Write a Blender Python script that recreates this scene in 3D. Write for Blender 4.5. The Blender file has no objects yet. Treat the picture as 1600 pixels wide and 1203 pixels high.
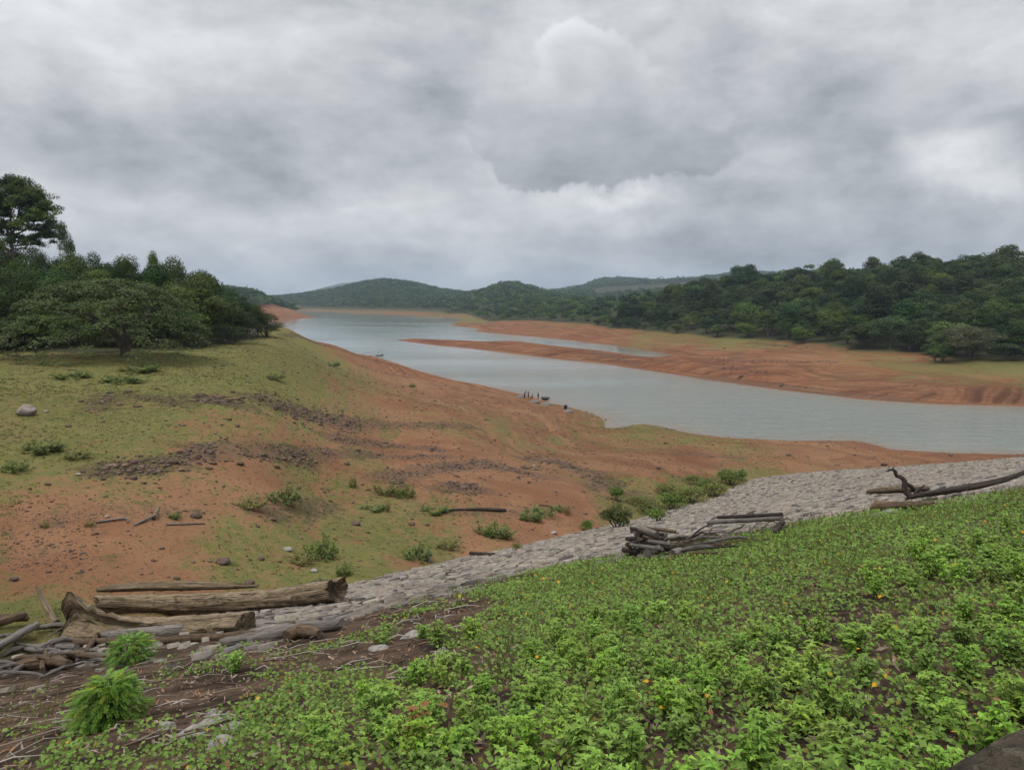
import bpy, math, random
import numpy as np
from mathutils import Vector
R = math.radians
rng = np.random.default_rng(7)
random.seed(7)
scn = bpy.context.scene
COL = scn.collection

# ------------------------------------------------------------------ camera
CAM = np.array([0.0, 0.0, 25.0]); PITCH = R(6.2); F = 1200.0
FW = np.array([0, math.cos(PITCH), -math.sin(PITCH)])
UP = np.array([0, math.sin(PITCH), math.cos(PITCH)])
RT = np.array([1.0, 0, 0])
def ray(px, py):
    px = np.asarray(px, float); py = np.asarray(py, float)
    u = (px - 800) / F; v = (601.5 - py) / F
    return FW + u[..., None] * RT + v[..., None] * UP
def at_t(px, py, t): return CAM + ray(px, py) * t          # point at a depth
def at_z(px, py, z):                                        # point at a height
    r = ray(px, py); return CAM + r * ((z - 25.0) / r[..., 2])[..., None]
cd = bpy.data.cameras.new('camera'); cam = bpy.data.objects.new('camera', cd); COL.objects.link(cam)
cam.location = CAM; cam.rotation_euler = (R(90) - PITCH, 0, 0)
cd.sensor_width = 36; cd.lens = 27.0; cd.clip_start = 0.1; cd.clip_end = 40000
scn.camera = cam

# ------------------------------------------------------------------ noise
def _hash(ix, iy, seed):
    h = (ix.astype(np.int64) * 374761393 + iy.astype(np.int64) * 668265263 + seed * 982451653) & 0x7fffffff
    h = ((h ^ (h >> 13)) * 1274126177) & 0x7fffffff
    return ((h ^ (h >> 16)) & 0xffff) / 65535.0
def vnoise(x, y, seed=0):
    x = np.asarray(x, float); y = np.asarray(y, float)
    ix = np.floor(x); iy = np.floor(y); fx = x - ix; fy = y - iy
    fx = fx * fx * (3 - 2 * fx); fy = fy * fy * (3 - 2 * fy)
    a = _hash(ix, iy, seed); b = _hash(ix + 1, iy, seed); c = _hash(ix, iy + 1, seed); d = _hash(ix + 1, iy + 1, seed)
    return (a * (1 - fx) + b * fx) * (1 - fy) + (c * (1 - fx) + d * fx) * fy
def fbm(x, y, o=4, seed=0):
    s = 0; a = .5
    for k in range(o):
        s = s + a * (vnoise(x, y, seed + k * 17) - .5); x = np.asarray(x) * 2.03; y = np.asarray(y) * 2.03; a *= .5
    return s
def sstep(a, b, x): t = np.clip((x - a) / (b - a), 0, 1); return t * t * (3 - 2 * t)

# ------------------------------------------------------------------ terrain
def H(px, t): return (px, 471 + 25 * 1200.0 / t)
SHORE = [H(-900, 420), H(-400, 330), H(200, 275), H(380, 262), H(450, 272), H(520, 288), H(565, 308), (597.5, 564), (630, 573), (692, 591.5), (742, 602.5), (780, 609.5),
 (798, 614), (841, 623.5), (880, 637.6), (905, 642), (919, 646), (936, 651), (942, 656), (945, 661.5), (943, 666), (949, 671.4), (944, 675), (954.5, 674), (970, 669.4), (981, 667.7), (1023, 668.6), (1051.5, 673.4),
 (1080, 681), (1108, 686), (1147, 690), (1225, 692.5), (1275, 691.6), (1334, 691), (1375, 697), (1397, 705), (1444, 708), (1506, 710), (1600, 711), (1750, 714), (2000, 719), (2800, 722),
 (2800, 640), (1900, 640), (1700, 637), (1600, 634.7), (1475, 632), (1412, 628.5), (1350, 624), (1287.5, 616.5), (1225, 609.7), (1156, 600), (1094, 591.5), (1051.5, 584), (981, 574.5),
 (939, 567.5), (855, 559), (780, 549.5), (717, 542.5), (680, 539.5), (642, 534.5), (619, 531.2), (650, 530.4), (700, 533.5), (756, 535), (812, 537.5), (857, 542.5), (897, 547.5), (939, 552.5),
 (995, 558), (1037, 561), (1071, 559), (1067, 557), (1023, 549), (981, 542), (939, 537), (883, 531), (826.5, 525), (784, 521.5), (742, 518), (751, 513.5), (725, 511), (703, 508), (727, 498),
 (677, 494.3), (595, 491), (545, 487.6), (465, 484.8), (458, 486), (470, 490), (493, 496), (447, 499.5), (450, 502), (415, 503.5), (300, 506), (0, 512), (-900, 520)]
SH = at_z(np.array([p[0] for p in SHORE]), np.array([p[1] for p in SHORE]), 0.0)[:, :2]
SA = SH; SB = np.roll(SH, -1, 0); SL = np.linalg.norm(SB - SA, axis=1); SC = np.concatenate([[0], np.cumsum(SL)[:-1]])
I_R0 = SHORE.index((2800, 640)); I_R1 = SHORE.index((619, 531.2))                                            # right bank and spit, near side
def sdist(X, Y):
    X = np.asarray(X, float).ravel(); Y = np.asarray(Y, float).ravel()
    best = np.full(X.shape, 1e18); arc = np.zeros_like(X); idx = np.zeros(X.shape, int); ins = np.zeros(X.shape, bool)
    for i in range(len(SA)):
        ax, ay = SA[i]; bx, by = SB[i]; dx, dy = bx - ax, by - ay
        h = np.clip(((X - ax) * dx + (Y - ay) * dy) / (SL[i] ** 2), 0, 1)
        d2 = (X - ax - h * dx) ** 2 + (Y - ay - h * dy) ** 2
        m = d2 < best
        best = np.where(m, d2, best); arc = np.where(m, SC[i] + h * SL[i], arc); idx = np.where(m, i, idx)
        c = (ay > Y) != (by > Y)
        if by != ay: ins ^= c & (X < dx * (Y - ay) / (by - ay) + ax)
    d = np.sqrt(best)
    return np.where(ins, -d, d), arc, idx
AX = np.array([math.cos(R(30)), math.sin(R(30))]); NX = np.array([-math.sin(R(30)), math.cos(R(30))])
def dam_sd(X, Y): return X * AX[0] + Y * AX[1], X * NX[0] + Y * NX[1]
def dam_xy(s, d): return s * AX[0] + d * NX[0], s * AX[1] + d * NX[1]
_sx = np.linspace(-400, 600, 2001)
_sy = np.interp(_sx, [-400, -2, 10, 36, 71, 85, 100, 121, 160, 600], [.34, .34, .34, .344, .303, .309, .33, .37, .38, .38])
_sy = np.interp(_sx, [-400, 36, 60, 85, 121, 600], [.34, .34, .36, .375, .38, .38]); _s2 = np.interp(_sx, [-400, 36, 71, 85, 100, 121, 600], [.34, .33, .21, .22, .26, .38, .38])
_k = np.hanning(31); _sy = np.convolve(np.pad(_sy, 15, mode='edge'), _k / _k.sum(), 'valid'); _s2 = np.convolve(np.pad(_s2, 15, mode='edge'), _k / _k.sum(), 'valid')
def dam_z(X, Y):
    s, d = dam_sd(X, Y); sl = np.interp(s, _sx, _sy); s2 = np.interp(s, _sx, _s2); dd = np.maximum(d, 0); e = (dd - 40) / 4.; sp = 4. * np.log1p(np.exp(np.clip(e, -30, 30))); sp = np.where(e > 30, dd - 40, sp)
    z = 23.4 - sl * (dd - sp) - s2 * sp
    z = np.where(d < .6, 23.4, z)
    return np.where(d < -7, 23.4 - .45 * (-7 - d), z)
CT = []   # (x, y, z)
def cz(*pts):
    for px, py, z in pts: w = at_z(float(px) + np.zeros(()), float(py) + np.zeros(()), z); CT.append((w[0], w[1], z))
def ct(*pts):
    for px, py, t in pts: w = at_t(float(px) + np.zeros(()), float(py) + np.zeros(()), t); CT.append(tuple(w))
cz((100,985,13.9),(300,970,13.1),(560,910,12.3),(0,1000,14.2),(-250,1000,15.5),(950,825,7),(1170,745,3.5),(1270,735,2.7),(1400,727,2),(1600,722,1.5),(1800,722,1.3),
   (0,900,14.5),(0,800,15.5),(0,700,16.5),(0,600,18),(-300,700,18),(-300,560,20),(200,900,13.8),(200,800,14.8),(200,700,16),(200,600,17.6),(200,555,18.5),(0,550,18.8),
   (400,880,12.8),(400,800,13.6),(400,700,14.5),(400,620,16),(400,560,17),(300,540,18))
ct((400,530,158),(415,519,204),(470,528,215),(520,540,240),(560,553,270),(500,560,165),(560,600,135),(600,575,230),(650,600,190),(600,640,112),(700,620,160),(700,650,115),(800,640,150),
   (800,660,128),(850,650,145),(900,665,140),(600,700,80),(800,700,98),(500,750,58),(700,760,62),(900,760,75),(900,700,112),(1000,690,124),(1000,740,88),(1100,710,112),(700,850,47),(850,800,60),
   (500,850,42),(1200,710,115),(1350,706,120),(1500,716,116),
   # far left headland, far hills, right land
   (440,481,1250),(405,483,1100),(410,494,1010),(345,468,1120),(370,459,1150),(410,470,1200),(300,455,1200),(200,440,1300),
   (500,479,2150),(600,483,1750),(700,489,1380),(640,488,1560),
   (450,467,2300),(500,460,2350),(560,446,2400),(600,440,2400),(650,446,2350),(700,458,2200),(735,463,1900),(765,454,1750),(800,445,1700),(840,456,1700),(870,467,1700),(905,474,1700),
   (780,497.5,950),(850,478,1050),(820,479,1020),(900,480,900),(950,481,860),
   (870,459,3500),(900,456,3500),(930,443,3500),(960,439,3500),(1010,443,3500),(1060,447,3500),(1130,434,3600),(1180,431,3600),(1250,438,3600),(980,472,1500),(1050,468,1400),
   (380,474,3300),(450,473.5,3300),(520,473.5,3300),(600,473,3300),(680,473,3300),(760,473,3000),(380,462,7000),(440,466,7000),(490,454,7000),(525,445,7000),(550,441,7000),(580,440,7000),(640,452,7000),(700,458,7000),(300,463,7000),(800,462,7000),(1200,462,7000),
   (812,500.7,800),(869,502.6,710),(922,507,620),(953,513,555),(1009,518,480),(1051,521,450),(1108,526.5,420),(1162,530,395),(1225,535,370),(1294,541,340),(1350,549,310),(1444,553,290),(1490,561,265),(1600,567,240),
   (1160,456,560),(1300,455,520),(1400,450,490),(1450,446,460),(1560,441,430),(1600,446,430),(1000,474,700),(1060,466,640),(1800,430,420),(1230,500,430),(1400,500,380),(1520,500,340),(1100,495,490),
   (812,533.7,430),(756,533.4,450),(700,531.7,476),(900,544,365),(950,549.8,340),(1037,560,300),(1100,569,266),(1150,563,285),(1250,566,282),(1225,550,330),(1400,565,270),(1500,580,235),(1600,590,215),(1300,580,240),
   (1225,582,247),(1350,591,225),(1450,592,220),(1700,590,215),(1900,590,210),(883,515,600),(1000,530,440),(1060,540,390),(1130,545,370),(800,511,640),(760,507,760),(1000,566,308),(870,550,352))
CT += [(0,4,13),(20,20,7),(60,50,1.5),(100,70,-2),(-10,10,14),(-80,110,19.5),(-110,130,22),(-62,130,18.6),(-46,150,17.6),(-92,170,22),(-60,200,18.5),(-150,150,26),(-150,250,24),(-200,100,27),(-120,60,21),(-60,40,17),
       (-40,-40,14),(40,-60,10),(0,-300,10),(-400,-100,20),(400,-200,10),(0,-3000,10),(-3000,0,40),(3000,0,40),(-3000,2500,60),(2500,2500,70),(500,200,20),(600,400,40),(-500,500,40),(-600,1000,50)]
CT = np.array(CT, float)
def lp(X, Y): return np.stack([np.arctan2(X, Y) * 3.0, np.log(np.hypot(X, Y) + 3.0)], -1)
class RBF:
    def __init__(s, x, y, v, c=.04):
        s.p = lp(np.asarray(x), np.asarray(y)); s.c = c; n = len(s.p); v = np.asarray(v, float); s.mu = v.mean()
        D = np.sqrt(((s.p[:, None] - s.p[None]) ** 2).sum(-1) + c * c) - c
        A = np.zeros((n + 1, n + 1)); A[:n, :n] = -D + 1e-4 * np.eye(n); A[:n, n] = 1; A[n, :n] = 1
        s.w = np.linalg.solve(A, np.append(v, 0))
    def __call__(s, X, Y):
        q = lp(np.asarray(X, float).ravel(), np.asarray(Y, float).ravel()); out = np.zeros(len(q)) + s.w[-1]
        for i in range(len(s.p)):
            out -= s.w[i] * (np.sqrt((q[:, 0] - s.p[i, 0]) ** 2 + (q[:, 1] - s.p[i, 1]) ** 2 + s.c ** 2) - s.c)
        return out
def shoref(d, X, Y):
    L = np.clip(np.hypot(X, Y) * .03, 3, 25)
    return 1 - np.exp(-np.maximum(d, 0) / L)
_d, _, _ = sdist(CT[:, 0], CT[:, 1]); _f = shoref(_d, CT[:, 0], CT[:, 1]); _ok = (_f > .15) | (_d < 0)
LAND = RBF(CT[_ok, 0], CT[_ok, 1], np.where(_d[_ok] < 0, 1, CT[_ok, 2] / np.maximum(_f[_ok], .15)))
def height(X, Y, full=False):
    shp = np.shape(X); X = np.asarray(X, float).ravel(); Y = np.asarray(Y, float).ravel()
    d, arc, idx = sdist(X, Y)
    r = np.hypot(X, Y)
    z = LAND(X, Y) * shoref(d, X, Y)
    n = fbm(X / 14, Y / 14, 4, 3) * 1.1 + fbm(X / 2.2, Y / 2.2, 3, 9) * .22
    n = n + np.where(r > 350, fbm(X / 90, Y / 90, 3, 21) * 9 * sstep(350, 1200, r), 0)
    z = z + n * sstep(0, 12, d) * np.where(r > 300, sstep(5, 40, d), 1)
    bank = ((idx >= I_R0) & (idx <= I_R1))
    w = arc + .45 * d + 2.2 * fbm(arc / 9, d / 9, 3, 5) * 2
    g = 1 - np.abs(2 * vnoise(w / 4.2, w * 0 + np.floor(w / 400), 31) - 1)
    g2 = 1 - np.abs(2 * vnoise(w / 1.7, w * 0, 37) - 1)
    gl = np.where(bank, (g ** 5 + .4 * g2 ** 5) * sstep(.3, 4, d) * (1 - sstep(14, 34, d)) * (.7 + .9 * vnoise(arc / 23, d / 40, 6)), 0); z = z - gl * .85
    # old water-lines: small terraces on every shore
    lowb = sstep(0, 1, d) * (1 - sstep(4, 9, z))
    z = z + lowb * (.035 * np.sin(z * 9 + 3 * fbm(X / 12, Y / 12, 2, 8)) + .02 * np.sin(z * 23))
    z = np.where(d > 0, np.maximum(z, .012 * np.minimum(d, 30)), -np.minimum(.12 * -d, 5))
    zd = dam_z(X, Y) + fbm(X / 1.5, Y / 1.5, 3, 12) * .10
    ww = np.clip(.5 + (z - zd) / .5, 0, 1)
    zz = z * ww + zd * (1 - ww)
    if full == 2: return zz.reshape(shp), d.reshape(shp), (zd - z).reshape(shp), gl
    if full: return zz.reshape(shp), d.reshape(shp), (zd - z).reshape(shp)
    return zz.reshape(shp)
_ts = np.geomspace(1.2, 6000, 1500)
def hit(px, py):
    r = ray(float(px) + np.zeros(()), float(py) + np.zeros(())); P = CAM + _ts[:, None] * r
    below = P[:, 2] < np.maximum(height(P[:, 0], P[:, 1]), 0)
    i = int(np.argmax(below))
    lo, hi = _ts[max(i - 1, 0)], _ts[i]
    tt = np.linspace(lo, hi, 12); P = CAM + tt[:, None] * r
    b = P[:, 2] < np.maximum(height(P[:, 0], P[:, 1]), 0)
    j = int(np.argmax(b)); p = P[j]
    return np.array([p[0], p[1], max(float(height(p[0:1], p[1:2])[0]), 0.0)]), tt[j]
def gz(x, y): return float(height(np.array([x]), np.array([y]))[0])

# ------------------------------------------------------------------ mesh helpers
class MB:
    def __init__(s): s.v = []; s.f = []; s.n = 0; s.c = []; s.g = []
    def add(s, v, faces, col=(.5, .5, .5), grain=None):
        v = np.asarray(v, float).reshape(-1, 3)
        for f in (faces if isinstance(faces, list) else [faces]):
            f = np.asarray(f, int)
            if f.size: s.f.append(f + s.n)
        c = np.asarray(col, float)
        s.c.append(np.broadcast_to(c, (len(v), 3)) if c.ndim == 1 else c)
        s.g.append(np.zeros((len(v), 3)) if grain is None else np.asarray(grain))
        s.v.append(v); s.n += len(v); return s
    def mesh(s, name, mats, smooth=False, mati=None):
        me = bpy.data.meshes.new(name)
        v = np.concatenate(s.v); me.vertices.add(len(v)); me.vertices.foreach_set('co', v.ravel().astype(np.float32))
        lv = np.concatenate([f.ravel() for f in s.f]); tot = np.concatenate([np.full(len(f), f.shape[1]) for f in s.f])
        st = np.concatenate([[0], np.cumsum(tot)[:-1]])
        me.loops.add(len(lv)); me.loops.foreach_set('vertex_index', lv.astype(np.int32))
        me.polygons.add(len(tot)); me.polygons.foreach_set('loop_start', st.astype(np.int32)); me.polygons.foreach_set('loop_total', tot.astype(np.int32))
        if smooth: me.polygons.foreach_set('use_smooth', np.ones(len(tot), bool))
        me.update(calc_edges=True)
        a = me.attributes.new('Col', 'FLOAT_COLOR', 'POINT'); a.data.foreach_set('color', np.c_[np.concatenate(s.c), np.ones(len(v))].ravel().astype(np.float32))
        g = np.concatenate(s.g)
        if g.any(): a = me.attributes.new('Grain', 'FLOAT_VECTOR', 'POINT'); a.data.foreach_set('vector', g.ravel().astype(np.float32))
        for m in (mats if isinstance(mats, (list, tuple)) else [mats]): me.materials.append(m)
        me.validate(); return me
def obj(name, mb, mat, parent=None, loc=(0, 0, 0), smooth=False):
    me = mb.mesh(name, mat, smooth) if isinstance(mb, MB) else mb
    o = bpy.data.objects.new(name, me); COL.objects.link(o); o.location = loc; o.parent = parent; return o
def tag(o, label, cat, group=None, kind=None):
    if label: o['label'] = label
    if cat: o['category'] = cat
    if group: o['group'] = group
    if kind: o['kind'] = kind
    return o
def thing(name, label, cat, loc, rz=0, group=None):
    o = bpy.data.objects.new(name, None); COL.objects.link(o); o.location = loc; o.rotation_euler = (0, 0, rz); o.empty_display_size = .2
    return tag(o, label, cat, group)
def dup(root, loc, rz=0, sc=(1, 1, 1), label=None, group=None):
    r = root.copy(); COL.objects.link(r); r.location = loc; r.rotation_euler = (0, 0, rz); r.scale = sc
    if label: r['label'] = label
    if group: r['group'] = group
    for ch in root.children:
        c = ch.copy(); COL.objects.link(c); c.parent = r
        for g in ch.children:
            d = g.copy(); COL.objects.link(d); d.parent = c
    return r
def unit(a): return a / np.maximum(np.linalg.norm(a, axis=-1, keepdims=True), 1e-9)
def tube(mb, pts, rad, sides=10, rough=.0, rg=rng, col=(.5, .5, .5), cap=True, lob=0, hollow=0., rag=0.):
    pts = np.asarray(pts, float); n = len(pts); rad = np.broadcast_to(np.asarray(rad, float), (n,))
    T = unit(np.gradient(pts, axis=0)); ref = np.array([0, 0, 1.0]) if abs(T[0, 2]) < .9 else np.array([1.0, 0, 0])
    A = unit(np.cross(T, ref)); B = np.cross(T, A)
    th = np.arange(sides) * 2 * math.pi / sides
    ph = rg.random() * 6
    k = 1 + rough * (rg.random((n, sides)) - .5) * 2 + lob * np.sin(th * 3 + ph)[None] + lob * .6 * np.sin(th * 5 + ph * 2)[None] + lob * .45 * np.sin(th[None] * 9 + ph * 3 + 1.3 * np.sin(np.arange(n)[:, None] * .35)) + lob * .3 * np.sin(th[None] * 14 + np.arange(n)[:, None] * .11)
    v = pts[:, None] + (A[:, None] * np.cos(th)[None, :, None] + B[:, None] * np.sin(th)[None, :, None]) * (rad[:, None] * k)[..., None]
    if rag: jag = (rg.random((2, sides)) - .5) * rag; v[0] += T[0] * jag[0][:, None] * rad[0]; v[-1] += T[-1] * jag[1][:, None] * rad[-1]
    i = np.arange(n - 1)[:, None] * sides; j = np.arange(sides)[None]; j2 = (j + 1) % sides
    f = np.stack([i + j, i + j2, i + sides + j2, i + sides + j], -1).reshape(-1, 4)
    al = np.concatenate([[0], np.cumsum(np.linalg.norm(np.diff(pts, axis=0), axis=1))]); o = rg.random() * 30
    gr = np.stack(np.broadcast_arrays((al[:, None] + o), np.cos(th)[None] * .6 + o, np.sin(th)[None] * .6), -1).reshape(-1, 3)
    V = v.reshape(-1, 3); fs = [f]
    if cap:
        e0, e1 = v[0], v[-1]; V = np.concatenate([V, e0, e1, [e0.mean(0) + T[0] * hollow * rad[0], e1.mean(0) - T[-1] * hollow * rad[-1]]]); c0 = n * sides
        gq = np.stack([np.full(sides, o), np.cos(th) * 2, np.sin(th) * 2], -1); gr = np.concatenate([gr, gq, gq, [[o, 0, 0], [o, 0, 0]]])
        jj = np.arange(sides); j3 = (jj + 1) % sides
        fs.append(np.concatenate([np.stack([np.full(sides, c0 + 2 * sides), c0 + j3, c0 + jj], -1), np.stack([np.full(sides, c0 + 2 * sides + 1), c0 + sides + jj, c0 + sides + j3], -1)]))
    mb.add(V, fs, col, gr); return mb
def curve(p, n, wob=0, rg=rng):
    p = np.asarray(p, float); t = np.linspace(0, len(p) - 1, n); m = len(p)
    out = np.zeros((n, 3)); i = np.clip(np.floor(t).astype(int), 0, m - 2); f = (t - i)[:, None]
    p0 = p[np.maximum(i - 1, 0)]; p1 = p[i]; p2 = p[i + 1]; p3 = p[np.minimum(i + 2, m - 1)]
    out = .5 * ((2 * p1) + (-p0 + p2) * f + (2 * p0 - 5 * p1 + 4 * p2 - p3) * f ** 2 + (-p0 + 3 * p1 - 3 * p2 + p3) * f ** 3)
    if wob: out = out + rg.normal(0, wob, out.shape)
    return out
def frames(nrm, dirn):
    nrm = unit(nrm); d = unit(dirn - nrm * (dirn * nrm).sum(-1, keepdims=True)); return d, np.cross(nrm, d), nrm
def cards(mb, c, nrm, L, W, col, rg=rng, dirn=None, q=.42):
    """one four-cornered leaf per centre"""
    n = len(c); dirn = rg.normal(size=(n, 3)) if dirn is None else dirn
    d, s, m = frames(nrm, dirn); L = np.broadcast_to(L, (n,))[:, None]; W = np.broadcast_to(W, (n,))[:, None]
    v = np.stack([c - d * L / 2, c + s * W / 2 + d * L * (q - .5), c + d * L / 2, c - s * W / 2 + d * L * (q - .5)], 1)
    mb.add(v, np.arange(4 * n).reshape(n, 4), np.repeat(np.broadcast_to(col, (n, 3)), 4, 0)); return mb
def leaves(mb, base, d, nrm, L, W, col, fold=.15, droop=.12):
    """folded leaf, five points: base, middle, tip, two sides"""
    n = len(base); d, s, m = frames(nrm, d); L = np.broadcast_to(L, (n,))[:, None]; W = np.broadcast_to(W, (n,))[:, None]
    v = np.stack([base, base + d * L * .45 - m * L * droop * .1, base + d * L - m * L * droop, base + d * L * .4 + s * W / 2 + m * W * fold, base + d * L * .4 - s * W / 2 + m * W * fold], 1)
    i = np.arange(n)[:, None] * 5
    f = np.concatenate([i + np.array([[0, 4, 1]]), i + np.array([[0, 1, 3]]), i + np.array([[1, 4, 2]]), i + np.array([[1, 2, 3]])])
    mb.add(v, f, np.repeat(np.broadcast_to(col, (n, 3)), 5, 0)); return mb

# ------------------------------------------------------------------ shader helpers
class S:
    def __init__(s, nt, sk): s.nt = nt; s.k = sk
    def m(s, op, *a, clamp=False):
        n = s.nt.nodes.new('ShaderNodeMath'); n.operation = op; n.use_clamp = clamp
        for i, x in enumerate((s,) + a):
            if isinstance(x, S): s.nt.links.new(x.k, n.inputs[i])
            else: n.inputs[i].default_value = x
        return S(s.nt, n.outputs[0])
    def __add__(s, o): return s.m('ADD', o)
    __radd__ = __add__
    def __sub__(s, o): return s.m('SUBTRACT', o)
    def __rsub__(s, o): return (s * -1) + o
    def __mul__(s, o): return s.m('MULTIPLY', o)
    __rmul__ = __mul__
    def __truediv__(s, o): return s.m('DIVIDE', o)
    def ramp(s, a, b, lo=0., hi=1., t='SMOOTHSTEP'):
        n = s.nt.nodes.new('ShaderNodeMapRange'); n.interpolation_type = t; s.nt.links.new(s.k, n.inputs[0])
        for i, x in enumerate((a, b, lo, hi)): n.inputs[i + 1].default_value = x
        return S(s.nt, n.outputs[0])
def put(nt, x, sock):
    if isinstance(x, S): nt.links.new(x.k, sock)
    elif isinstance(x, (tuple, list)) and len(x) == 3 and sock.type == 'RGBA': sock.default_value = (*x, 1)
    else: sock.default_value = x
def noise(nt, vec, sc, det=4, rough=.55, dist=0., out=0):
    n = nt.nodes.new('ShaderNodeTexNoise'); put(nt, vec, n.inputs['Vector']); n.inputs['Scale'].default_value = sc; n.inputs['Detail'].default_value = det
    n.inputs['Roughness'].default_value = rough; n.inputs['Distortion'].default_value = dist; return S(nt, n.outputs[out])
def voro(nt, vec, sc, feature='F1', rnd=1.):
    n = nt.nodes.new('ShaderNodeTexVoronoi'); n.feature = feature; put(nt, vec, n.inputs['Vector']); n.inputs['Scale'].default_value = sc; n.inputs['Randomness'].default_value = rnd
    return S(nt, n.outputs['Distance']), (S(nt, n.outputs['Color']) if feature == 'F1' else None)
def mixc(nt, f, a, b, mode='MIX'):
    n = nt.nodes.new('ShaderNodeMix'); n.data_type = 'RGBA'; n.blend_type = mode; put(nt, f, n.inputs[0]); put(nt, a, n.inputs[6]); put(nt, b, n.inputs[7]); return S(nt, n.outputs[2])
def vmap(nt, vec, sc=(1, 1, 1), loc=(0, 0, 0)):
    n = nt.nodes.new('ShaderNodeMapping'); put(nt, vec, n.inputs[0]); n.inputs['Scale'].default_value = sc; n.inputs['Location'].default_value = loc; return S(nt, n.outputs[0])
def attr(nt, name, out='Color'):
    n = nt.nodes.new('ShaderNodeAttribute'); n.attribute_name = name; return S(nt, n.outputs[out])
def sep(nt, v):
    n = nt.nodes.new('ShaderNodeSeparateXYZ'); put(nt, v, n.inputs[0]); return [S(nt, o) for o in n.outputs]
def comb(nt, x, y, z):
    n = nt.nodes.new('ShaderNodeCombineXYZ')
    for i, a in enumerate((x, y, z)): put(nt, a, n.inputs[i])
    return S(nt, n.outputs[0])
def bump(nt, h, st, dist):
    n = nt.nodes.new('ShaderNodeBump'); put(nt, h, n.inputs['Height']); n.inputs['Strength'].default_value = st; n.inputs['Distance'].default_value = dist; return S(nt, n.outputs[0])
def material(name):
    m = bpy.data.materials.new(name); m.use_nodes = True; nt = m.node_tree; b = nt.nodes['Principled BSDF']
    b.inputs['Specular IOR Level'].default_value = .25
    return m, nt, b
def pos(nt): return S(nt, nt.nodes.new('ShaderNodeNewGeometry').outputs['Position'])
def objc(nt): return S(nt, nt.nodes.new('ShaderNodeTexCoord').outputs['Object'])

def leaf_material(name, tint=(1, 1, 1), trans=.25, vary=.5, rough=.5, spec=.06):
    m, nt, b = material(name)
    c = attr(nt, 'Col'); c = mixc(nt, 1.0, c, tint, 'MULTIPLY')
    r = S(nt, nt.nodes.new('ShaderNodeObjectInfo').outputs['Random'])
    h = nt.nodes.new('ShaderNodeHueSaturation'); put(nt, c, h.inputs['Color'])
    put(nt, r * (.05 * vary) + (.5 - .035 * vary), h.inputs['Hue'])
    put(nt, r.m('MULTIPLY', 7.31).m('FRACT') * (.8 * vary) + (1 - .4 * vary), h.inputs['Value'])
    put(nt, r.m('MULTIPLY', 3.7).m('FRACT') * (.3 * vary) + (1 - .15 * vary), h.inputs['Saturation'])
    c = S(nt, h.outputs[0]); put(nt, c, b.inputs['Base Color']); b.inputs['Roughness'].default_value = rough; b.inputs['Specular IOR Level'].default_value = spec
    t = nt.nodes.new('ShaderNodeBsdfTranslucent'); put(nt, mixc(nt, 1.0, c, (1.0, 1.15, .55), 'MULTIPLY'), t.inputs[0])
    x = nt.nodes.new('ShaderNodeMixShader'); x.inputs[0].default_value = trans
    nt.links.new(b.outputs[0], x.inputs[1]); nt.links.new(t.outputs[0], x.inputs[2]); nt.links.new(x.outputs[0], nt.nodes['Material Output'].inputs[0])
    return m
def wood_material(name, a, b_, c_, rough=.9, moss=0, crack=.7):
    m, nt, b = material(name); g = attr(nt, 'Grain', 'Vector')
    n1 = noise(nt, vmap(nt, g, (1.1, 16, 16)), 1.0, 5, .65); n2 = noise(nt, vmap(nt, g, (2, 3, 3)), 1.0, 4); n3 = noise(nt, vmap(nt, g, (4, 50, 50)), 1., 3)
    c = mixc(nt, n1.ramp(.35, .65), a, b_); c = mixc(nt, n2.ramp(.5, .72), c, c_); c = mixc(nt, n3.ramp(.54, .66) * crack, c, (.025, .019, .014)); n4 = noise(nt, vmap(nt, g, (.5, 9, 9)), 1., 2); c = mixc(nt, n4.ramp(.60, .66) * crack, c, (.022, .016, .012))
    if moss: c = mixc(nt, noise(nt, vmap(nt, g, (1.5, 5, 5)), 1., 4).ramp(.5, .62) * moss, c, (.12, .10, .03))
    put(nt, c, b.inputs['Base Color']); b.inputs['Roughness'].default_value = rough
    put(nt, bump(nt, n1 + n3 * .6 + n2 - n4.ramp(.58, .68), 1., .05), b.inputs['Normal']); return m
def plain_material(name, col, rough=.7, var=.3, sc=6., metal=0.):
    m, nt, b = material(name); n = noise(nt, objc(nt), sc, 5)
    put(nt, mixc(nt, n.ramp(.3, .7), tuple(x * (1 - var) for x in col), tuple(min(1, x * (1 + var)) for x in col)), b.inputs['Base Color'])
    b.inputs['Roughness'].default_value = rough; b.inputs['Metallic'].default_value = metal; put(nt, bump(nt, n, .3, .02), b.inputs['Normal']); return m
def rock_material(name, a, b_, sc=3.):
    m, nt, b = material(name); p = objc(nt); c = attr(nt, 'Col')
    n = noise(nt, p, sc, 6, .65); k = mixc(nt, n.ramp(.35, .65), a, b_)
    k = mixc(nt, 1., k, mixc(nt, 1., c, (2, 2, 2), 'MULTIPLY'), 'MULTIPLY')
    put(nt, k, b.inputs['Base Color']); b.inputs['Roughness'].default_value = .95; put(nt, bump(nt, n, .6, .05), b.inputs['Normal']); return m

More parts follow.
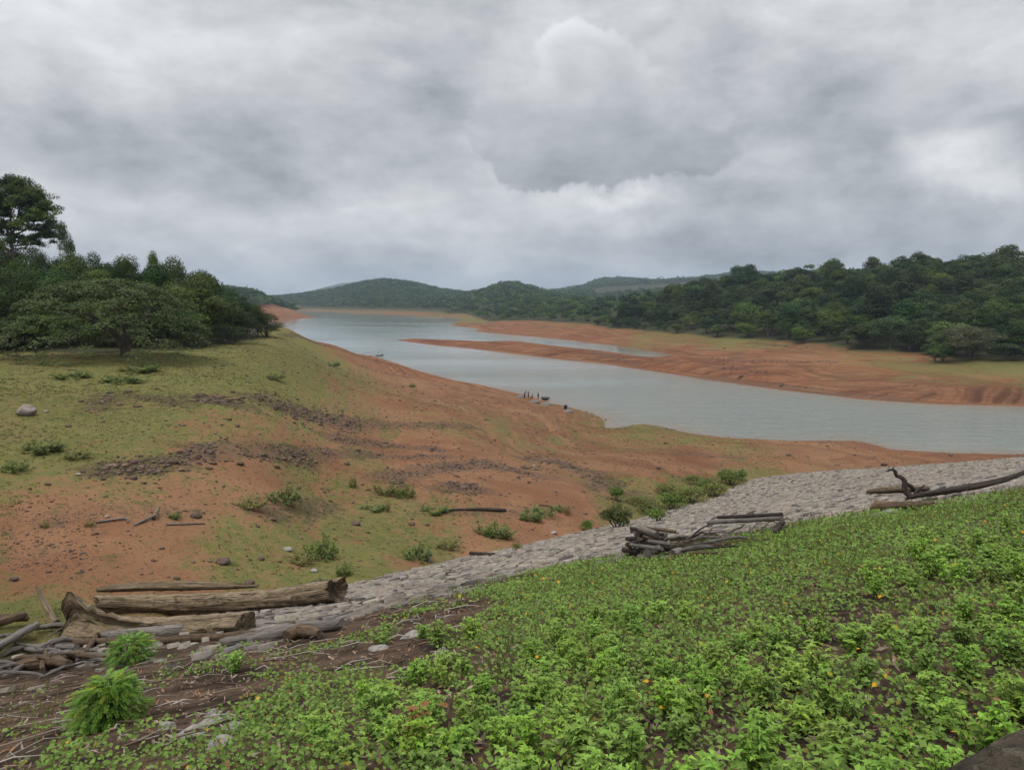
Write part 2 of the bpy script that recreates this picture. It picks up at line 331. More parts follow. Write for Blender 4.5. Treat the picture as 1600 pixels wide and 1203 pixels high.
# ------------------------------------------------------------------ ground
ns_r = np.concatenate([np.geomspace(.9, 60, 300, endpoint=False), np.geomspace(60, 520, 430, endpoint=False), np.geomspace(520, 8600, 190)])
ns_a = np.concatenate([np.linspace(-180, -46, 70, endpoint=False), np.linspace(-46, 46, 1050, endpoint=False), np.linspace(46, 180, 71)[:-1]])
RR, AA = np.meshgrid(ns_r, np.radians(ns_a), indexing='ij')
GX, GY = RR * np.sin(AA), RR * np.cos(AA)
GZ, GD, GDAM, GUL = height(GX, GY, 2)
nr, na = RR.shape
GZ0 = gz(0, 0)
V = np.concatenate([np.stack([GX, GY, GZ], -1).reshape(-1, 3), [[0, 0, GZ0]]])
i = np.arange(nr - 1)[:, None] * na; j = np.arange(na)[None]; j2 = (j + 1) % na
FQ = np.stack([i + j, i + na + j, i + na + j2, i + j2], -1).reshape(-1, 4)
jj = np.arange(na); FT = np.stack([np.full(na, nr * na), jj, (jj + 1) % na], -1)
GR = np.array([(100,590,.9),(250,600,.95),(200,640,.7),(50,650,.75),(100,690,.85),(30,730,.85),(250,690,.75),(300,570,1),(420,560,.95),(480,560,.9),(540,580,.65),(400,600,.85),(500,620,.65),(200,740,.55),(450,735,.6),
 (600,640,.2),(520,660,.3),(420,665,.5),(600,672,.4),(580,570,.1),(650,585,0),(750,620,.05),(850,655,.2),(700,672,.4),(800,674,.45),(940,668,.55),(1000,680,.6),(1080,690,.55),(1150,697,.45),(1250,705,.15),(1350,706,.05),(1500,716,0),
 (700,690,.1),(600,715,.35),(300,780,.1),(100,790,.2),(50,820,.1),(200,830,.15),(400,760,.05),(650,740,.05),(750,740,.15),(850,720,.3),(900,740,.3),(1000,730,.1),(1100,720,.1),(900,780,.1),(800,760,.1),
 (500,800,.5),(600,810,.55),(560,840,.7),(450,830,.6),(350,840,.6),(300,870,.35),(150,870,.25),(100,850,.1),(420,880,.6),(520,880,.7),(620,850,.7),(700,830,.55),(780,830,.45),(850,830,0),(750,860,.1),(60,900,.35),(100,930,.6),
 (200,900,.2),(350,900,.5),(30,950,.75),(450,905,.6),(0,550,.75),(200,550,.6),(400,535,1),(440,530,.9),(1080,775,.9),(1000,800,.85),(1125,762,.9),(945,822,.5),(1040,788,.9),(960,800,.6),
 (1400,568,.6),(1500,575,.75),(1590,580,.8),(1300,575,.3),(1200,560,.1),(1250,545,.35),(1130,537,.7),(1000,527,.5),(950,520,.1),(880,510,.35),(780,505,.15),(755,500,.7),(850,520,0),(1100,555,0),(1200,600,0),(1400,610,0),(1560,615,0),
 (900,560,0),(750,540,0),(600,486,.4),(700,491,.4),(470,483,.4),(420,495,.1),(440,485,.2),(1080,550,.1),(1444,556,.3),(1700,580,.8)], float)
_w = np.array([hit(a, b)[0] for a, b, c in GR])
GRASS = RBF(_w[:, 0], _w[:, 1], GR[:, 2], .02)
FBASE = np.array([(690,490,1420),(735,493,1180),(756,495.6,950),(812,500.7,800),(869,502.6,710),(922,507,620),(953,513,555),(1009,518,480),(1051,521,450),(1108,526.5,420),(1162,530,395),(1225,535,370),(1294,541,340),(1350,549,310),(1444,553,290),(1490,561,265),(1600,567,240),(1800,575,220),(2300,580,215)], float)
_fb = at_t(FBASE[:, 0], FBASE[:, 1], 1.0) - CAM
FB_A = np.arctan2(_fb[:, 0], _fb[:, 1]); FB_R = FBASE[:, 2] * np.hypot(_fb[:, 0], _fb[:, 1])
def forest_r(a): return np.interp(a, FB_A, FB_R)
gx, gy = GX.ravel(), GY.ravel()
grass = np.clip(GRASS(gx, gy), 0, 1)
ga = np.arctan2(gx, gy); grr = np.hypot(gx, gy)
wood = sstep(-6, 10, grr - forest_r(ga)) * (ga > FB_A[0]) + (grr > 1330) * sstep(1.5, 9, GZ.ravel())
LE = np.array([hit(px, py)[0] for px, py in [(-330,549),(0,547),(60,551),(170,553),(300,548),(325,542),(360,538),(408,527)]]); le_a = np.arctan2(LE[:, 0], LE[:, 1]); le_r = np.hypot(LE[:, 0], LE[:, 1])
wood = np.maximum(wood, sstep(-1.5, 3, grr - np.interp(ga, le_a, le_r) + 3 * fbm(gx / 6, gy / 6, 3, 2)) * (1 - sstep(-.004, .003, ga - le_a[-1])) * (grr < 260) * (ga > -1.2))  # left forest floor: dark leaf litter, with shade under the crowns painted in
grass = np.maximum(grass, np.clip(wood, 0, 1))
damf = sstep(-.1, .25, GDAM.ravel())
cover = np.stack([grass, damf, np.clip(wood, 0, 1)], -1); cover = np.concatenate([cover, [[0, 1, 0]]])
BANDS = [([(175,622),(150,640)],9,.7,220),([(205,617),(250,624),(290,632)],7,.8,260),([(305,622),(380,634)],8,1.,420),([(395,622),(450,640),(500,652),(560,664)],14,1.,1500),([(550,658),(640,664),(740,668)],7,.8,700),
 ([(300,700),(420,706),(520,707)],7,1.,650),([(150,738),(260,724),(480,722)],10,1.,1100),([(520,686),(600,693),(690,704)],4,1.,330),([(500,708),(600,712),(700,713)],4,.8,330),([(600,748),(680,733),(745,724),(800,733),(850,744)],9,1.,1250),
 ([(690,762),(750,764)],8,1.,330),([(820,716),(870,722),(950,755)],7,1.,600),([(920,758),(1000,776)],10,.7,330),([(0,820),(150,800),(300,800)],22,.42,520),([(0,866),(150,876)],26,.42,420),([(400,800),(520,790)],12,.6,180),
 ([(440,524),(520,543),(600,566)],3,1.,220),([(1100,562),(1200,564),(1303,566)],3,1.1,420),([(1130,577),(1200,583)],5,1.,200),([(900,545),(1060,566)],3,.8,160),([(1000,580),(1150,597),(1300,615),(1420,627)],6,.8,400),([(1170,535),(1300,545)],5,1.2,200),
 ([(560,570),(640,590)],4,.8,160),([(680,600),(760,612)],4,.6,120),([(700,800),(860,795)],10,.5,160),([(1060,708),(1150,715)],6,.6,150)]
rub = np.zeros(len(gx)); sel = np.where((grr < 420) & (np.abs(ga) < 1.))[0]
for poly, wd, sz, n in BANDS:
    W = np.array([hit(a_, b_)[0] for a_, b_ in poly]); W2 = np.array([hit(a_, b_ + wd)[0] for a_, b_ in poly]); hf = np.linalg.norm(W2 - W, axis=1).mean() * .9 + .3; hf = min(hf, 2.6); x, y = gx[sel], gy[sel]; best = np.full(len(sel), 1e9)
    for A_, B_ in zip(W[:-1, :2], W[1:, :2]):
        D_ = B_ - A_; h_ = np.clip(((x - A_[0]) * D_[0] + (y - A_[1]) * D_[1]) / (D_ @ D_ + 1e-9), 0, 1); best = np.minimum(best, (x - A_[0] - h_ * D_[0]) ** 2 + (y - A_[1] - h_ * D_[1]) ** 2)
    rub[sel] = np.maximum(rub[sel], np.exp(-best / (hf * hf)) * min(1, sz + .1))
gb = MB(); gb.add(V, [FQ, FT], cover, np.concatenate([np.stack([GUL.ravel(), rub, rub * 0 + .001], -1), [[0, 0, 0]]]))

m_ground, nt, b = material('ground'); p = pos(nt); r_, d_, w_ = sep(nt, attr(nt, 'Col', 'Vector'))
nL = noise(nt, p, .035, 4); nM = noise(nt, p, .16, 5, .6); nS = noise(nt, p, 1.1, 5, .65); nF = noise(nt, p, 5., 4, .7)
px_, py_, pz_ = sep(nt, p)
strat = noise(nt, comb(nt, px_ * .02, py_ * .02, pz_ * 3.0), 1.0, 4, .6)
soil = mixc(nt, nM.ramp(.35, .65), (.164, .077, .040), (.226, .117, .062))
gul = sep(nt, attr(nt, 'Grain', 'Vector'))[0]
soil = mixc(nt, py_.ramp(165, 240) * .75, soil, mixc(nt, 1., soil, (.98, .78, .70), 'MULTIPLY'))
soil = mixc(nt, nL.ramp(.42, .62) * .55, soil, (.215, .125, .066))
soil = mixc(nt, strat.ramp(.42, .6) * (pz_.ramp(5, 9, .55, 0.) + py_.ramp(165, 240, 0., .3)).m('MINIMUM', .85) * pz_.ramp(7, 12, 1., 0.), soil, (.105, .045, .026))
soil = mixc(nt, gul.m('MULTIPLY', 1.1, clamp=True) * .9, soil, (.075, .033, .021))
soil = mixc(nt, nS.ramp(.55, .75) * .55, soil, (.11, .052, .03))
soil = mixc(nt, nF.ramp(.54, .68) * .62, soil, (.062, .036, .024))
nG = noise(nt, p, 14., 3, .7); soil = mixc(nt, nG.ramp(.56, .7) * .45, soil, (.075, .045, .032)); soil = mixc(nt, nG.ramp(.44, .3) * .3, soil, (.28, .165, .095))
soil = mixc(nt, pz_.ramp(.05, .5, 1., 0.) * .55, soil, (.13, .065, .035))
rb = sep(nt, attr(nt, 'Grain', 'Vector'))[1]; rbm = (rb + (nS - .5) * 1.1 + (nM - .5) * .6).ramp(.38, .75); soil = mixc(nt, rbm * .5, soil, mixc(nt, nF.ramp(.4, .6), (.06, .04, .03), (.13, .088, .062)))
gcol = mixc(nt, nS.ramp(.35, .65), (.140, .126, .044), (.082, .096, .028)); gcol = mixc(nt, nF.ramp(.45, .7) * .6, gcol, (.045, .060, .018)); gcol = mixc(nt, nL.ramp(.4, .6) * .4, gcol, (.135, .148, .042)); gcol = mixc(nt, nM.ramp(.5, .7) * .5, gcol, (.14, .105, .048)); gcol = mixc(nt, rbm * .5, gcol, (.05, .035, .025))
gf = (r_ + .05 + (strat - .5) * .9 * pz_.ramp(13, 17, 1., .4) + (nM - .5) * 1.3 + (nS - .5) * 1.2 + (nF - .5) * .9).ramp(.28, .78) * .9
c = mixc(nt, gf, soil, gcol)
c = mixc(nt, w_.m('MULTIPLY', .95), c, (.035, .036, .018))  # forest floor litter; on the left bank its dark tone also paints tree shade
hum = mixc(nt, nS.ramp(.35, .65), (.024, .017, .012), (.098, .063, .042)); hum = mixc(nt, nF.ramp(.6, .7) * .6, hum, (.15, .11, .075))
c = mixc(nt, d_, c, hum)
v1, vc = voro(nt, p, 2.2); v2, _ = voro(nt, p, .9)
peb = v1.ramp(.10, .22, 1., 0.) * nM.ramp(.45, .6)
c = mixc(nt, peb * .8, c, (.05, .033, .028))
put(nt, c, b.inputs['Base Color']); b.inputs['Roughness'].default_value = 1.; b.inputs['Specular IOR Level'].default_value = .08
put(nt, bump(nt, nS * 1.2 + nF * .5 + peb * .6, 1., .16), b.inputs['Normal'])
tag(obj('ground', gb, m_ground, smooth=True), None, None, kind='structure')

# ------------------------------------------------------------------ water
m_water, nt, b = material('water'); p = pos(nt)
wv = vmap(nt, p, (.55, 1.0, 1)); n1 = noise(nt, wv, 1.3, 4, .6, .3); n2 = noise(nt, wv, .30, 3, .5); patch = noise(nt, vmap(nt, p, (.25, 1, 1)), .018, 3)
px_, py_, _z = sep(nt, p)
near = py_.ramp(130, 420, 1., .12)
silt = sep(nt, attr(nt, 'Col', 'Vector'))[0]; put(nt, mixc(nt, (silt * (noise(nt, p, .12, 3) + .45)).m('MULTIPLY', .75, clamp=True), mixc(nt, n2, (.135, .172, .160), (.17, .207, .192)), (.20, .135, .085)), b.inputs['Base Color'])
b.inputs['Roughness'].default_value = .07; b.inputs['IOR'].default_value = 1.33; b.inputs['Specular IOR Level'].default_value = .5
bn = nt.nodes.new('ShaderNodeBump'); put(nt, n1 + n2 * .8, bn.inputs['Height']); bn.inputs['Distance'].default_value = .5
put(nt, near * patch.ramp(.38, .62, .3, 1.) * .95, bn.inputs['Strength']); nt.links.new(bn.outputs[0], b.inputs['Normal'])
wb = MB(); wr_, wa_ = np.meshgrid(ns_r[80::3], np.radians(ns_a[::2]), indexing='ij'); X, Y = wr_ * np.sin(wa_), wr_ * np.cos(wa_); n0, n1_ = X.shape
dsh = sdist(X, Y)[0]; silt_ = np.exp(np.minimum(dsh, 0) / (3.5 + .012 * wr_.ravel()))
i = np.arange(n0 - 1)[:, None] * n1_; j = np.arange(n1_)[None]; j2 = (j + 1) % n1_
wb.add(np.stack([X, Y, X * 0], -1).reshape(-1, 3), np.stack([i + j, i + n1_ + j, i + n1_ + j2, i + j2], -1).reshape(-1, 4), np.stack([silt_] * 3, -1))
tag(obj('water', wb, m_water), None, None, kind='structure')
# ------------------------------------------------------------------ stone pitching on the dam face
VE = np.array([hit(a, b)[0][:2] for a, b in [(300,1030),(400,1003),(480,985),(560,963),(660,935),(780,903),(900,882),(1000,868),(1100,848),(1230,826),(1330,806),(1450,790),(1600,768)]])
_s, _d = dam_sd(VE[:, 0], VE[:, 1]); _o = np.argsort(_s); VS, VD = _s[_o], _d[_o]
def edge_d(s): return np.interp(s, VS, VD)
m_stone, nt, b = material('pale_stone'); p = pos(nt); c = attr(nt, 'Col')
n = noise(nt, p, 3.5, 5, .65); n2 = noise(nt, p, 14., 4)
k = mixc(nt, n.ramp(.35, .7), c, mixc(nt, 1., c, (.72, .66, .6), 'MULTIPLY')); k = mixc(nt, n2.ramp(.6, .72) * .5, k, (.10, .085, .075))
put(nt, k, b.inputs['Base Color']); b.inputs['Roughness'].default_value = .95; put(nt, bump(nt, n + n2 * .5, .5, .03), b.inputs['Normal'])
def pitching(s0, s1, d0, d1, su, sd_, keep):
    rows = np.arange(d0, d1, sd_); c = []
    for k, d in enumerate(rows):
        x = np.arange(s0, s1, su) + rng.random() * su; x = x + rng.normal(0, su * .2, len(x))
        c.append(np.stack([x, np.full(len(x), d) + rng.normal(0, .075, len(x)) + .35 * fbm(x / 6, x * 0 + k * .09, 2, 4)], -1))
    c = np.concatenate(c); X, Y = dam_xy(c[:, 0], c[:, 1])
    m = (np.abs(np.arctan2(X, Y)) < R(50)) & (Y > 2); c, X, Y = c[m], X[m], Y[m]
    _, d_, dm = height(X, Y, True)
    m = keep(c[:, 0], c[:, 1], dm) & (rng.random(len(c)) > .035); c = c[m]; n = len(c)
    hw = su * rng.uniform(.30, .60, n); hd = sd_ * rng.uniform(.28, .56, n); rot = rng.normal(0, .30, n)
    base = np.array([(-1,-.8),(-.8,-1),(.75,-1),(1,-.75),(1,.8),(.7,1),(-.75,1),(-1,.8)])
    q = base[None] * np.stack([hw, hd], -1)[:, None] * rng.uniform(.68, 1.16, (n, 8, 1))
    q = np.stack([q[..., 0] * np.cos(rot)[:, None] - q[..., 1] * np.sin(rot)[:, None], q[..., 0] * np.sin(rot)[:, None] + q[..., 1] * np.cos(rot)[:, None]], -1) + c[:, None]
    X, Y = dam_xy(q[..., 0], q[..., 1]); Xc, Yc = dam_xy(c[:, 0], c[:, 1])
    zb = dam_z(X, Y); lift = rng.uniform(.03, .08, n) + .06 * (rng.random(n) < .1) - .05 * (rng.random(n) < .12)
    tx, ty = rng.normal(0, .06, (2, n)); zt = zb + lift[:, None] + (q[..., 0] - c[:, :1]) * tx[:, None] + (q[..., 1] - c[:, 1:]) * ty[:, None]
    top = np.stack([X * .97 + Xc[:, None] * .03, Y * .97 + Yc[:, None] * .03, zt], -1); bot = np.stack([X, Y, zb - .12], -1)
    v = np.concatenate([top, bot], 1)
    i = np.arange(n)[:, None] * 16; jj = np.arange(8); side = np.stack([jj + 8, (jj + 1) % 8 + 8, (jj + 1) % 8, jj], -1)
    f4 = (i[..., None] + side[None]).reshape(-1, 4)
    up = c[:, 1] - edge_d(c[:, 0])
    stain = np.where(c[:, 0] < 14, .35, 1.) * (1 - sstep(.2, 3.6, up + 3.0 * fbm(c[:, 0] / 5, c[:, 1] / 5, 3, 77))) * sstep(-.15, .1, fbm(c[:, 0] / 14, c[:, 1] * 0, 2, 55) + .06)
    br = rng.uniform(.68, 1.1, n)[:, None]
    colr = np.array([.335, .30, .252]) * br * (1 + rng.normal(0, .03, (n, 3)))
    grey = np.array([.27, .25, .235]) * br; g = (rng.random(n) < .18)[:, None]
    colr = np.where(g, grey, colr); colr = np.where((rng.random(n) < .13)[:, None], np.array([.115, .10, .09]) * br, colr); colr = colr * (1 - stain[:, None]) + np.array([.085, .075, .07]) * br * stain[:, None]
    mb = MB(); mb.add(v.reshape(-1, 3), [(np.arange(n)[:, None] * 16 + np.arange(8)[None]), f4], np.repeat(colr, 16, 0)); return mb
_q = hit(330, 1000)[0]; PS0 = float(dam_sd(_q[0], _q[1])[0])
pm = pitching(-14, 190, 8, 100, .40, .28, lambda s, d, dm: (d > edge_d(s) - .6 + 5. * fbm(s / 2.6, d / 2.6, 3, 14) * np.where(s < 26, 1.3, .5)) & (s > PS0 + 2.2 * rng.normal(size=len(s))) & (dm > -.12 + .25 * rng.random(len(s))))
tag(obj('stone_pitching', pm, m_stone), None, None, kind='structure')

# ------------------------------------------------------------------ trees
m_leaf = leaf_material('tree_leaf', trans=.2, vary=.85, rough=.55)
m_leaf_far = leaf_material('far_leaf', trans=.12, vary=0)
m_bark = wood_material('bark', (.10, .08, .06), (.17, .145, .12), (.06, .05, .04))
GREENS = np.array([(.022,.046,.015),(.038,.071,.018),(.016,.035,.014),(.072,.112,.024),(.027,.048,.021),(.052,.073,.021)])
def sphere_dirs(rg, n, low=-.45):
    z = rg.uniform(low, 1, n); a = rg.uniform(0, 2 * math.pi, n); h = np.sqrt(1 - z * z); return np.stack([h * np.cos(a), h * np.sin(a), z], -1)
def clump(mb, rg, c, r, n, L, col, flat=.8, jit=.34, low=-.45):
    d = sphere_dirs(rg, n, low); k = rg.uniform(.55, 1.05, n)[:, None]
    p = np.asarray(c) + d * k * np.array([r, r, r * flat])
    nr_ = d * .9 + np.array([0, 0, .35]) + rg.normal(0, jit, (n, 3))
    cc = col * (1 + rg.normal(0, .16, (n, 1))) + rg.normal(0, .004, (n, 3))
    cards(mb, p, nr_, L * rg.uniform(.7, 1.3, n), L * rg.uniform(.45, .75, n), np.clip(cc, .004, 1), rg)
def broadleaf(seed, nclump, ncards, L, Rc=6., Ht=12., base=.22, style='round', greens=GREENS):
    rg = np.random.default_rng(seed); mb = MB(); tb = MB(); cz_ = Ht * (base + (1 - base) * .48); rz = Ht * (1 - base) * .5
    g0 = greens[rg.integers(len(greens))]
    cs = []
    for k in range(nclump):
        d = sphere_dirs(rg, 1, -.55 if style != 'flat' else -.1)[0]; q = rg.uniform(.55, .86)
        c = np.array([d[0] * Rc * q, d[1] * Rc * q, cz_ + d[2] * rz * q]); r = Rc * rg.uniform(.22, .44)
        if style == 'column': c[:2] *= .8
        cs.append(c); tint = g0 * .7 + greens[rg.integers(len(greens))] * .3
        clump(mb, rg, c, r, int(ncards / nclump * (r / (Rc * .33)) ** 2) + 10, L, tint * rg.uniform(.75, 1.3), rg.uniform(.6, .85), low=-.35)
    clump(mb, rg, (0, 0, cz_), Rc * .62, ncards // 9, L * 1.3, g0, rz / Rc, low=-.9)
    top = np.array([rg.normal(0, .4), rg.normal(0, .4), cz_ + rz * .2])
    tr = Ht * .022
    tube(tb, curve([(0, 0, -1.0), (rg.normal(0, .15), rg.normal(0, .15), Ht * base * .9), top], 9), np.linspace(tr * 1.5, tr * .5, 9), 8, .08, rg)
    for k in range(min(8, len(cs))):
        c = cs[k]; s0 = np.array([0, 0, Ht * base * rg.uniform(.8, 1.4)])
        tube(tb, curve([s0, (s0 + c) / 2 + (0, 0, .4), c], 6), np.linspace(tr * .55, tr * .12, 6), 5, .05, rg)
    return mb, tb
def tree_proto(mb_tb, kind, label, group=None):
    t = thing(kind, label, 'tree', (0, 0, -500), 0, group)
    obj('crown', mb_tb[0], m_leaf, t); obj('trunk', mb_tb[1], m_bark, t, smooth=True); return t
used = set()
def plant(proto, loc, rz, sc, label=None, group=None):
    if proto.name not in used:
        used.add(proto.name); proto.location = loc; proto.rotation_euler = (0, 0, rz); proto.scale = sc
        if label: proto['label'] = label
        if group: proto['group'] = group
        return proto
    return dup(proto, loc, rz, sc, label, group)

# --- left bank forest: (px, depth, top py, width px, variant, label)
LP = [tree_proto(broadleaf(11, 26, 11000, .34), 'broadleaf_tree', ''), tree_proto(broadleaf(12, 20, 9500, .36, base=.12), 'broadleaf_tree', ''),
      tree_proto(broadleaf(13, 30, 11000, .32, base=.1), 'broadleaf_tree', ''), tree_proto(broadleaf(14, 22, 9000, .36, base=.16), 'broadleaf_tree', ''),
      tree_proto(broadleaf(15, 18, 8000, .30, base=.08, style='column'), 'vine_covered_tree', ''), tree_proto(broadleaf(16, 13, 4200, .34, base=.42), 'broadleaf_tree', '')]
def by_px(px, t, top, w):
    q = at_t(px + 0., 471., t); g = gz(q[0], q[1]); zt = 25 - (top - 471) / 1200. * t
    return (q[0], q[1], g - .15), max(zt - g, 3) / 12., w / 2400. * t / 6.
LEFT = [(108,146,345,44,4,'narrow climber-wrapped tree beside the tall open-branched tree at the left edge'),
 (160,140,391,62,0,'round tree on the left skyline just right of the narrow climber-wrapped tree'),
 (206,146,398,64,2,'dark bushy tree in the middle of the left forest skyline'),
 (243,160,391,36,5,'thin feathery tree poking above the left forest skyline'),
 (284,150,405,84,1,'broad rounded tree on the left skyline above the rain tree'),
 (322,156,420,62,3,'tree on the right shoulder of the left forest skyline'),
 (352,152,448,72,0,'dark tree on the descending edge of the left forest near the water'),
 (384,160,470,66,2,'low dark tree overhanging the grass at the waterside end of the left forest'),
 (401,166,484,34,4,'last drooping tree at the waterside tip of the left forest'),
 (300,124,432,125,1,'wide dense tree right behind the umbrella crown of the rain tree'),
 (345,136,462,84,3,'leafy tree at the forest edge right of the rain tree'),
 (62,118,398,112,0,'dense tree behind the left half of the rain tree'),
 (10,104,415,104,2,'dense tree at the left edge of the photo above the rain tree'),
 (232,132,412,92,3,'yellowish green tree behind the top of the rain tree'),
 (126,128,402,104,1,'full dark tree left of the skyline dip behind the rain tree'),
 (180,150,420,96,0,None),(260,140,430,96,2,None),(90,160,400,80,3,None),(20,150,392,90,1,None),(-50,135,370,110,0,None),(-110,125,380,130,2,None),(-60,104,430,120,3,None),(-170,115,400,140,1,None),
 (330,150,470,70,1,None),(372,150,486,52,0,None),(150,112,470,120,2,None),(60,104,480,120,1,None),(240,114,470,120,3,None),(-10,98,490,90,0,None),(-90,95,470,110,2,None),(316,140,486,80,0,None),
 (-140,98,480,120,3,None),(-40,165,360,110,1,None),(44,165,385,80,2,None),(130,170,398,70,0,None),(190,175,402,70,1,None),(270,175,412,80,0,None),(330,180,440,70,2,None),(-200,160,380,140,0,None),(-250,130,420,150,2,None)]
for px, t, top, w_, k, lab in LEFT:
    loc, sz, sw = by_px(px, t, top, w_)
    plant(LP[k], loc, rng.uniform(0, 6.28), (sw, sw, sz), lab or 'dark green tree filling the forest behind the wide rain tree', None if lab else 'dark trees of the left bank forest')
# dense understorey along the edge of the left forest
US = [tree_proto(broadleaf(51 + k, 16, 3600, .30, base=-.08, greens=GREENS * .9), 'understory_shrub', '') for k in range(3)]
for k, px in enumerate(list(range(-330, 345, 22)) + [352, 366, 384, 398, 408]):
    py = np.interp(px, [-330, 0, 100, 170, 320, 360, 410], [548, 546, 545, 545, 541, 537, 527]); q, t = hit(px + rng.uniform(-4, 4), py); q = q + np.array([0, 1., 0]) * rng.uniform(1, 7); w_ = rng.uniform(2.4, 4.0); g = gz(q[0], q[1])
    plant(US[k % 3], (q[0], q[1], g - .2), rng.uniform(0, 6.28), (w_ / 6, w_ / 6, rng.uniform(3.6, 6.4) / 12), 'dark bushy growth closing the foot of the left forest', 'bushes along the foot of the left forest')
# tall emergent tree at the left edge: long bare limbs, separate leaf masses
def emergent():
    rg = np.random.default_rng(5); mb = MB(); tb = MB(); Ht = 23.
    tube(tb, curve([(0,0,-1),(.2,0,7),(-.3,.2,13),(.1,0,19)], 14), np.linspace(.42, .12, 14), 9, .06, rg)
    spec = [(-2.5,0,22.3,2.2),(.5,.5,22.6,2.0),(2.6,.3,22.2,2.2),(4.6,0,20.6,2.4),(6.4,.5,18.4,2.2),(7.2,-.4,16.6,1.8),(5.0,.6,17.0,1.9),(3.0,-.4,19.2,2.3),(0,.2,20,2.4),(-3,.5,19.6,2.6),(-5.6,0,18.6,2.6),
            (-7.4,.4,16.6,2.3),(-4.6,-.8,16.2,2.0),(2.0,1.6,17.0,1.7),(6.6,.2,14.0,1.7),(7.8,.4,13.6,1.3),(4.6,-.5,13.4,1.2),(-6.5,1,13.4,2.0),(-1.5,-1.5,17.6,1.6),(1.2,2.4,21,1.8),(-1,-2.4,20.6,1.9),(3.6,2.2,20.2,1.8),(5.8,-1.8,16.2,1.6),(-3,2.6,17.5,2.0),(2,0,21,2.2),(-2,.5,18.2,2.2),(3.2,.5,18,2.2),(1.2,-.6,19,2.2),(-5,.6,21,2.2),(5.6,.2,19.4,2),(-6.8,0,15,2.2),(7.6,.2,15.4,1.6),(-3.2,0,14.6,1.9),(-1,.6,15.2,2.3),(2.2,-.6,15.4,2.2),(-5.2,-.4,12.6,2.2),(0,1,12.8,2.3),(3,1,12.6,2.1),(5.4,.4,14.8,1.9),(-2.5,-1,12,2.2)]
    for x, y, z, r in spec:
        g = GREENS[rg.integers(len(GREENS))] * .95
        clump(mb, rg, (x, y, z), r, int(430 * r * r / 3.4), .36, g, .62, low=-.4)
        for q in range(5): clump(mb, rg, np.array((x, y, z)) + rg.normal(0, r * .6, 3) * (1, 1, .6), r * .55, 90, .34, g * rg.uniform(.8, 1.3), .6)
        if rg.random() < .45: continue
        s0 = np.array([0, 0, rg.uniform(8, 15)]); s0[2] = min(s0[2], z - 2)
        tube(tb, curve([s0, s0 * .45 + np.array((x, y, z)) * .55 + (0, 0, -.8), (x, y, z - .3)], 7), np.linspace(.17, .04, 7), 6, .06, rg)
    t = thing('emergent_tree', 'tall tree with bare spreading limbs towering over the forest at the left edge', 'tree', (0, 0, 0))
    obj('crown', mb, m_leaf, t); obj('trunk', tb, m_bark, t, smooth=True); return t
t = emergent(); loc, sz, sw = by_px(26, 150, 268, 100); t.location = loc; t.scale = (1, 1, sz * 12 / 24.6)
# the rain tree: a wide umbrella of flat leaf layers over the grass
def rain_tree():
    rg = np.random.default_rng(21); mb = MB(); tb = MB(); Rm, Hm = 11.6, 9.6; c0 = np.array([-2.0, 0, 0])
    g0 = np.array([.074, .118, .033])
    n = 0
    while n < 420:
        a = rg.uniform(0, 6.283); q = math.sqrt(rg.random()) * 1.0
        x, y = q * math.cos(a), q * math.sin(a)
        hz = (1 - q ** 2.6) ** .62
        z = Hm * (.06 + .92 * hz) - rg.random() ** 2 * 1.6 - .3
        edge = 2.6 * max(0, q - .72) * rg.random()
        r = rg.uniform(.9, 1.9) * (1 - .3 * q); m = int(58 * r * r)
        dd = rg.uniform(0, 1, m) ** .5 * r; ang = rg.uniform(0, 6.283, m)
        P = np.stack([x * Rm + dd * np.cos(ang), y * Rm + dd * np.sin(ang), z - edge * 2 - (dd / r) ** 2 * .30 * r + rg.normal(0, .10, m)], -1) + c0
        # pads tip outwards and down with the dome
        P[:, 2] -= ((P[:, 0] - c0[0] - x * Rm) * x + (P[:, 1] - y * Rm) * y) * .45 * q
        N = np.array([x * .55, y * .55, 1.0]) + rg.normal(0, .32, (m, 3))
        tint = g0 * rg.uniform(.75, 1.35) + np.array([.008, .006, 0]) * rg.random()
        cards(mb, P, N, .30 * rg.uniform(.7, 1.3, m), .17 * rg.uniform(.7, 1.3, m), np.clip(tint * (1 + rg.normal(0, .14, (m, 1))), .004, 1), rg); n += 1
    for ph, ln in [(0, 7.5), (1.1, 8), (2.0, 8), (2.9, 8.6), (3.7, 8), (4.4, 7.6), (5.3, 8), (5.9, 6)]:
        e = c0 + np.array([math.cos(ph) * ln, math.sin(ph) * ln, 5.6])
        tube(tb, curve([(rg.normal(0, .1), rg.normal(0, .1), .9), (math.cos(ph) * 1.2, math.sin(ph) * 1.2, 2.8), e * .55 + np.array([0, 0, 2.2]), e], 12), np.linspace(.30, .05, 12), 7, .07, rg)
    tube(tb, curve([(.3, 0, -.4), (.1, 0, .7), (.25, 0, 1.7)], 6), [.62, .5, .46, .44, .42, .36], 12, .06, rg, lob=.1)
    tube(tb, curve([(-.5, .3, -.4), (-.35, .1, .7), (-.9, 0, 2.2)], 6), [.42, .36, .32, .3, .28, .22], 10, .06, rg, lob=.08)
    t = thing('rain_tree', 'wide umbrella shaped tree with layered feathery foliage standing on the grass at left', 'tree', (0, 0, 0))
    obj('crown', mb, m_leaf, t); obj('trunk', tb, m_bark, t, smooth=True); return t
q, tt = hit(197, 557); t = rain_tree(); t.location = q - (0, 0, .05)

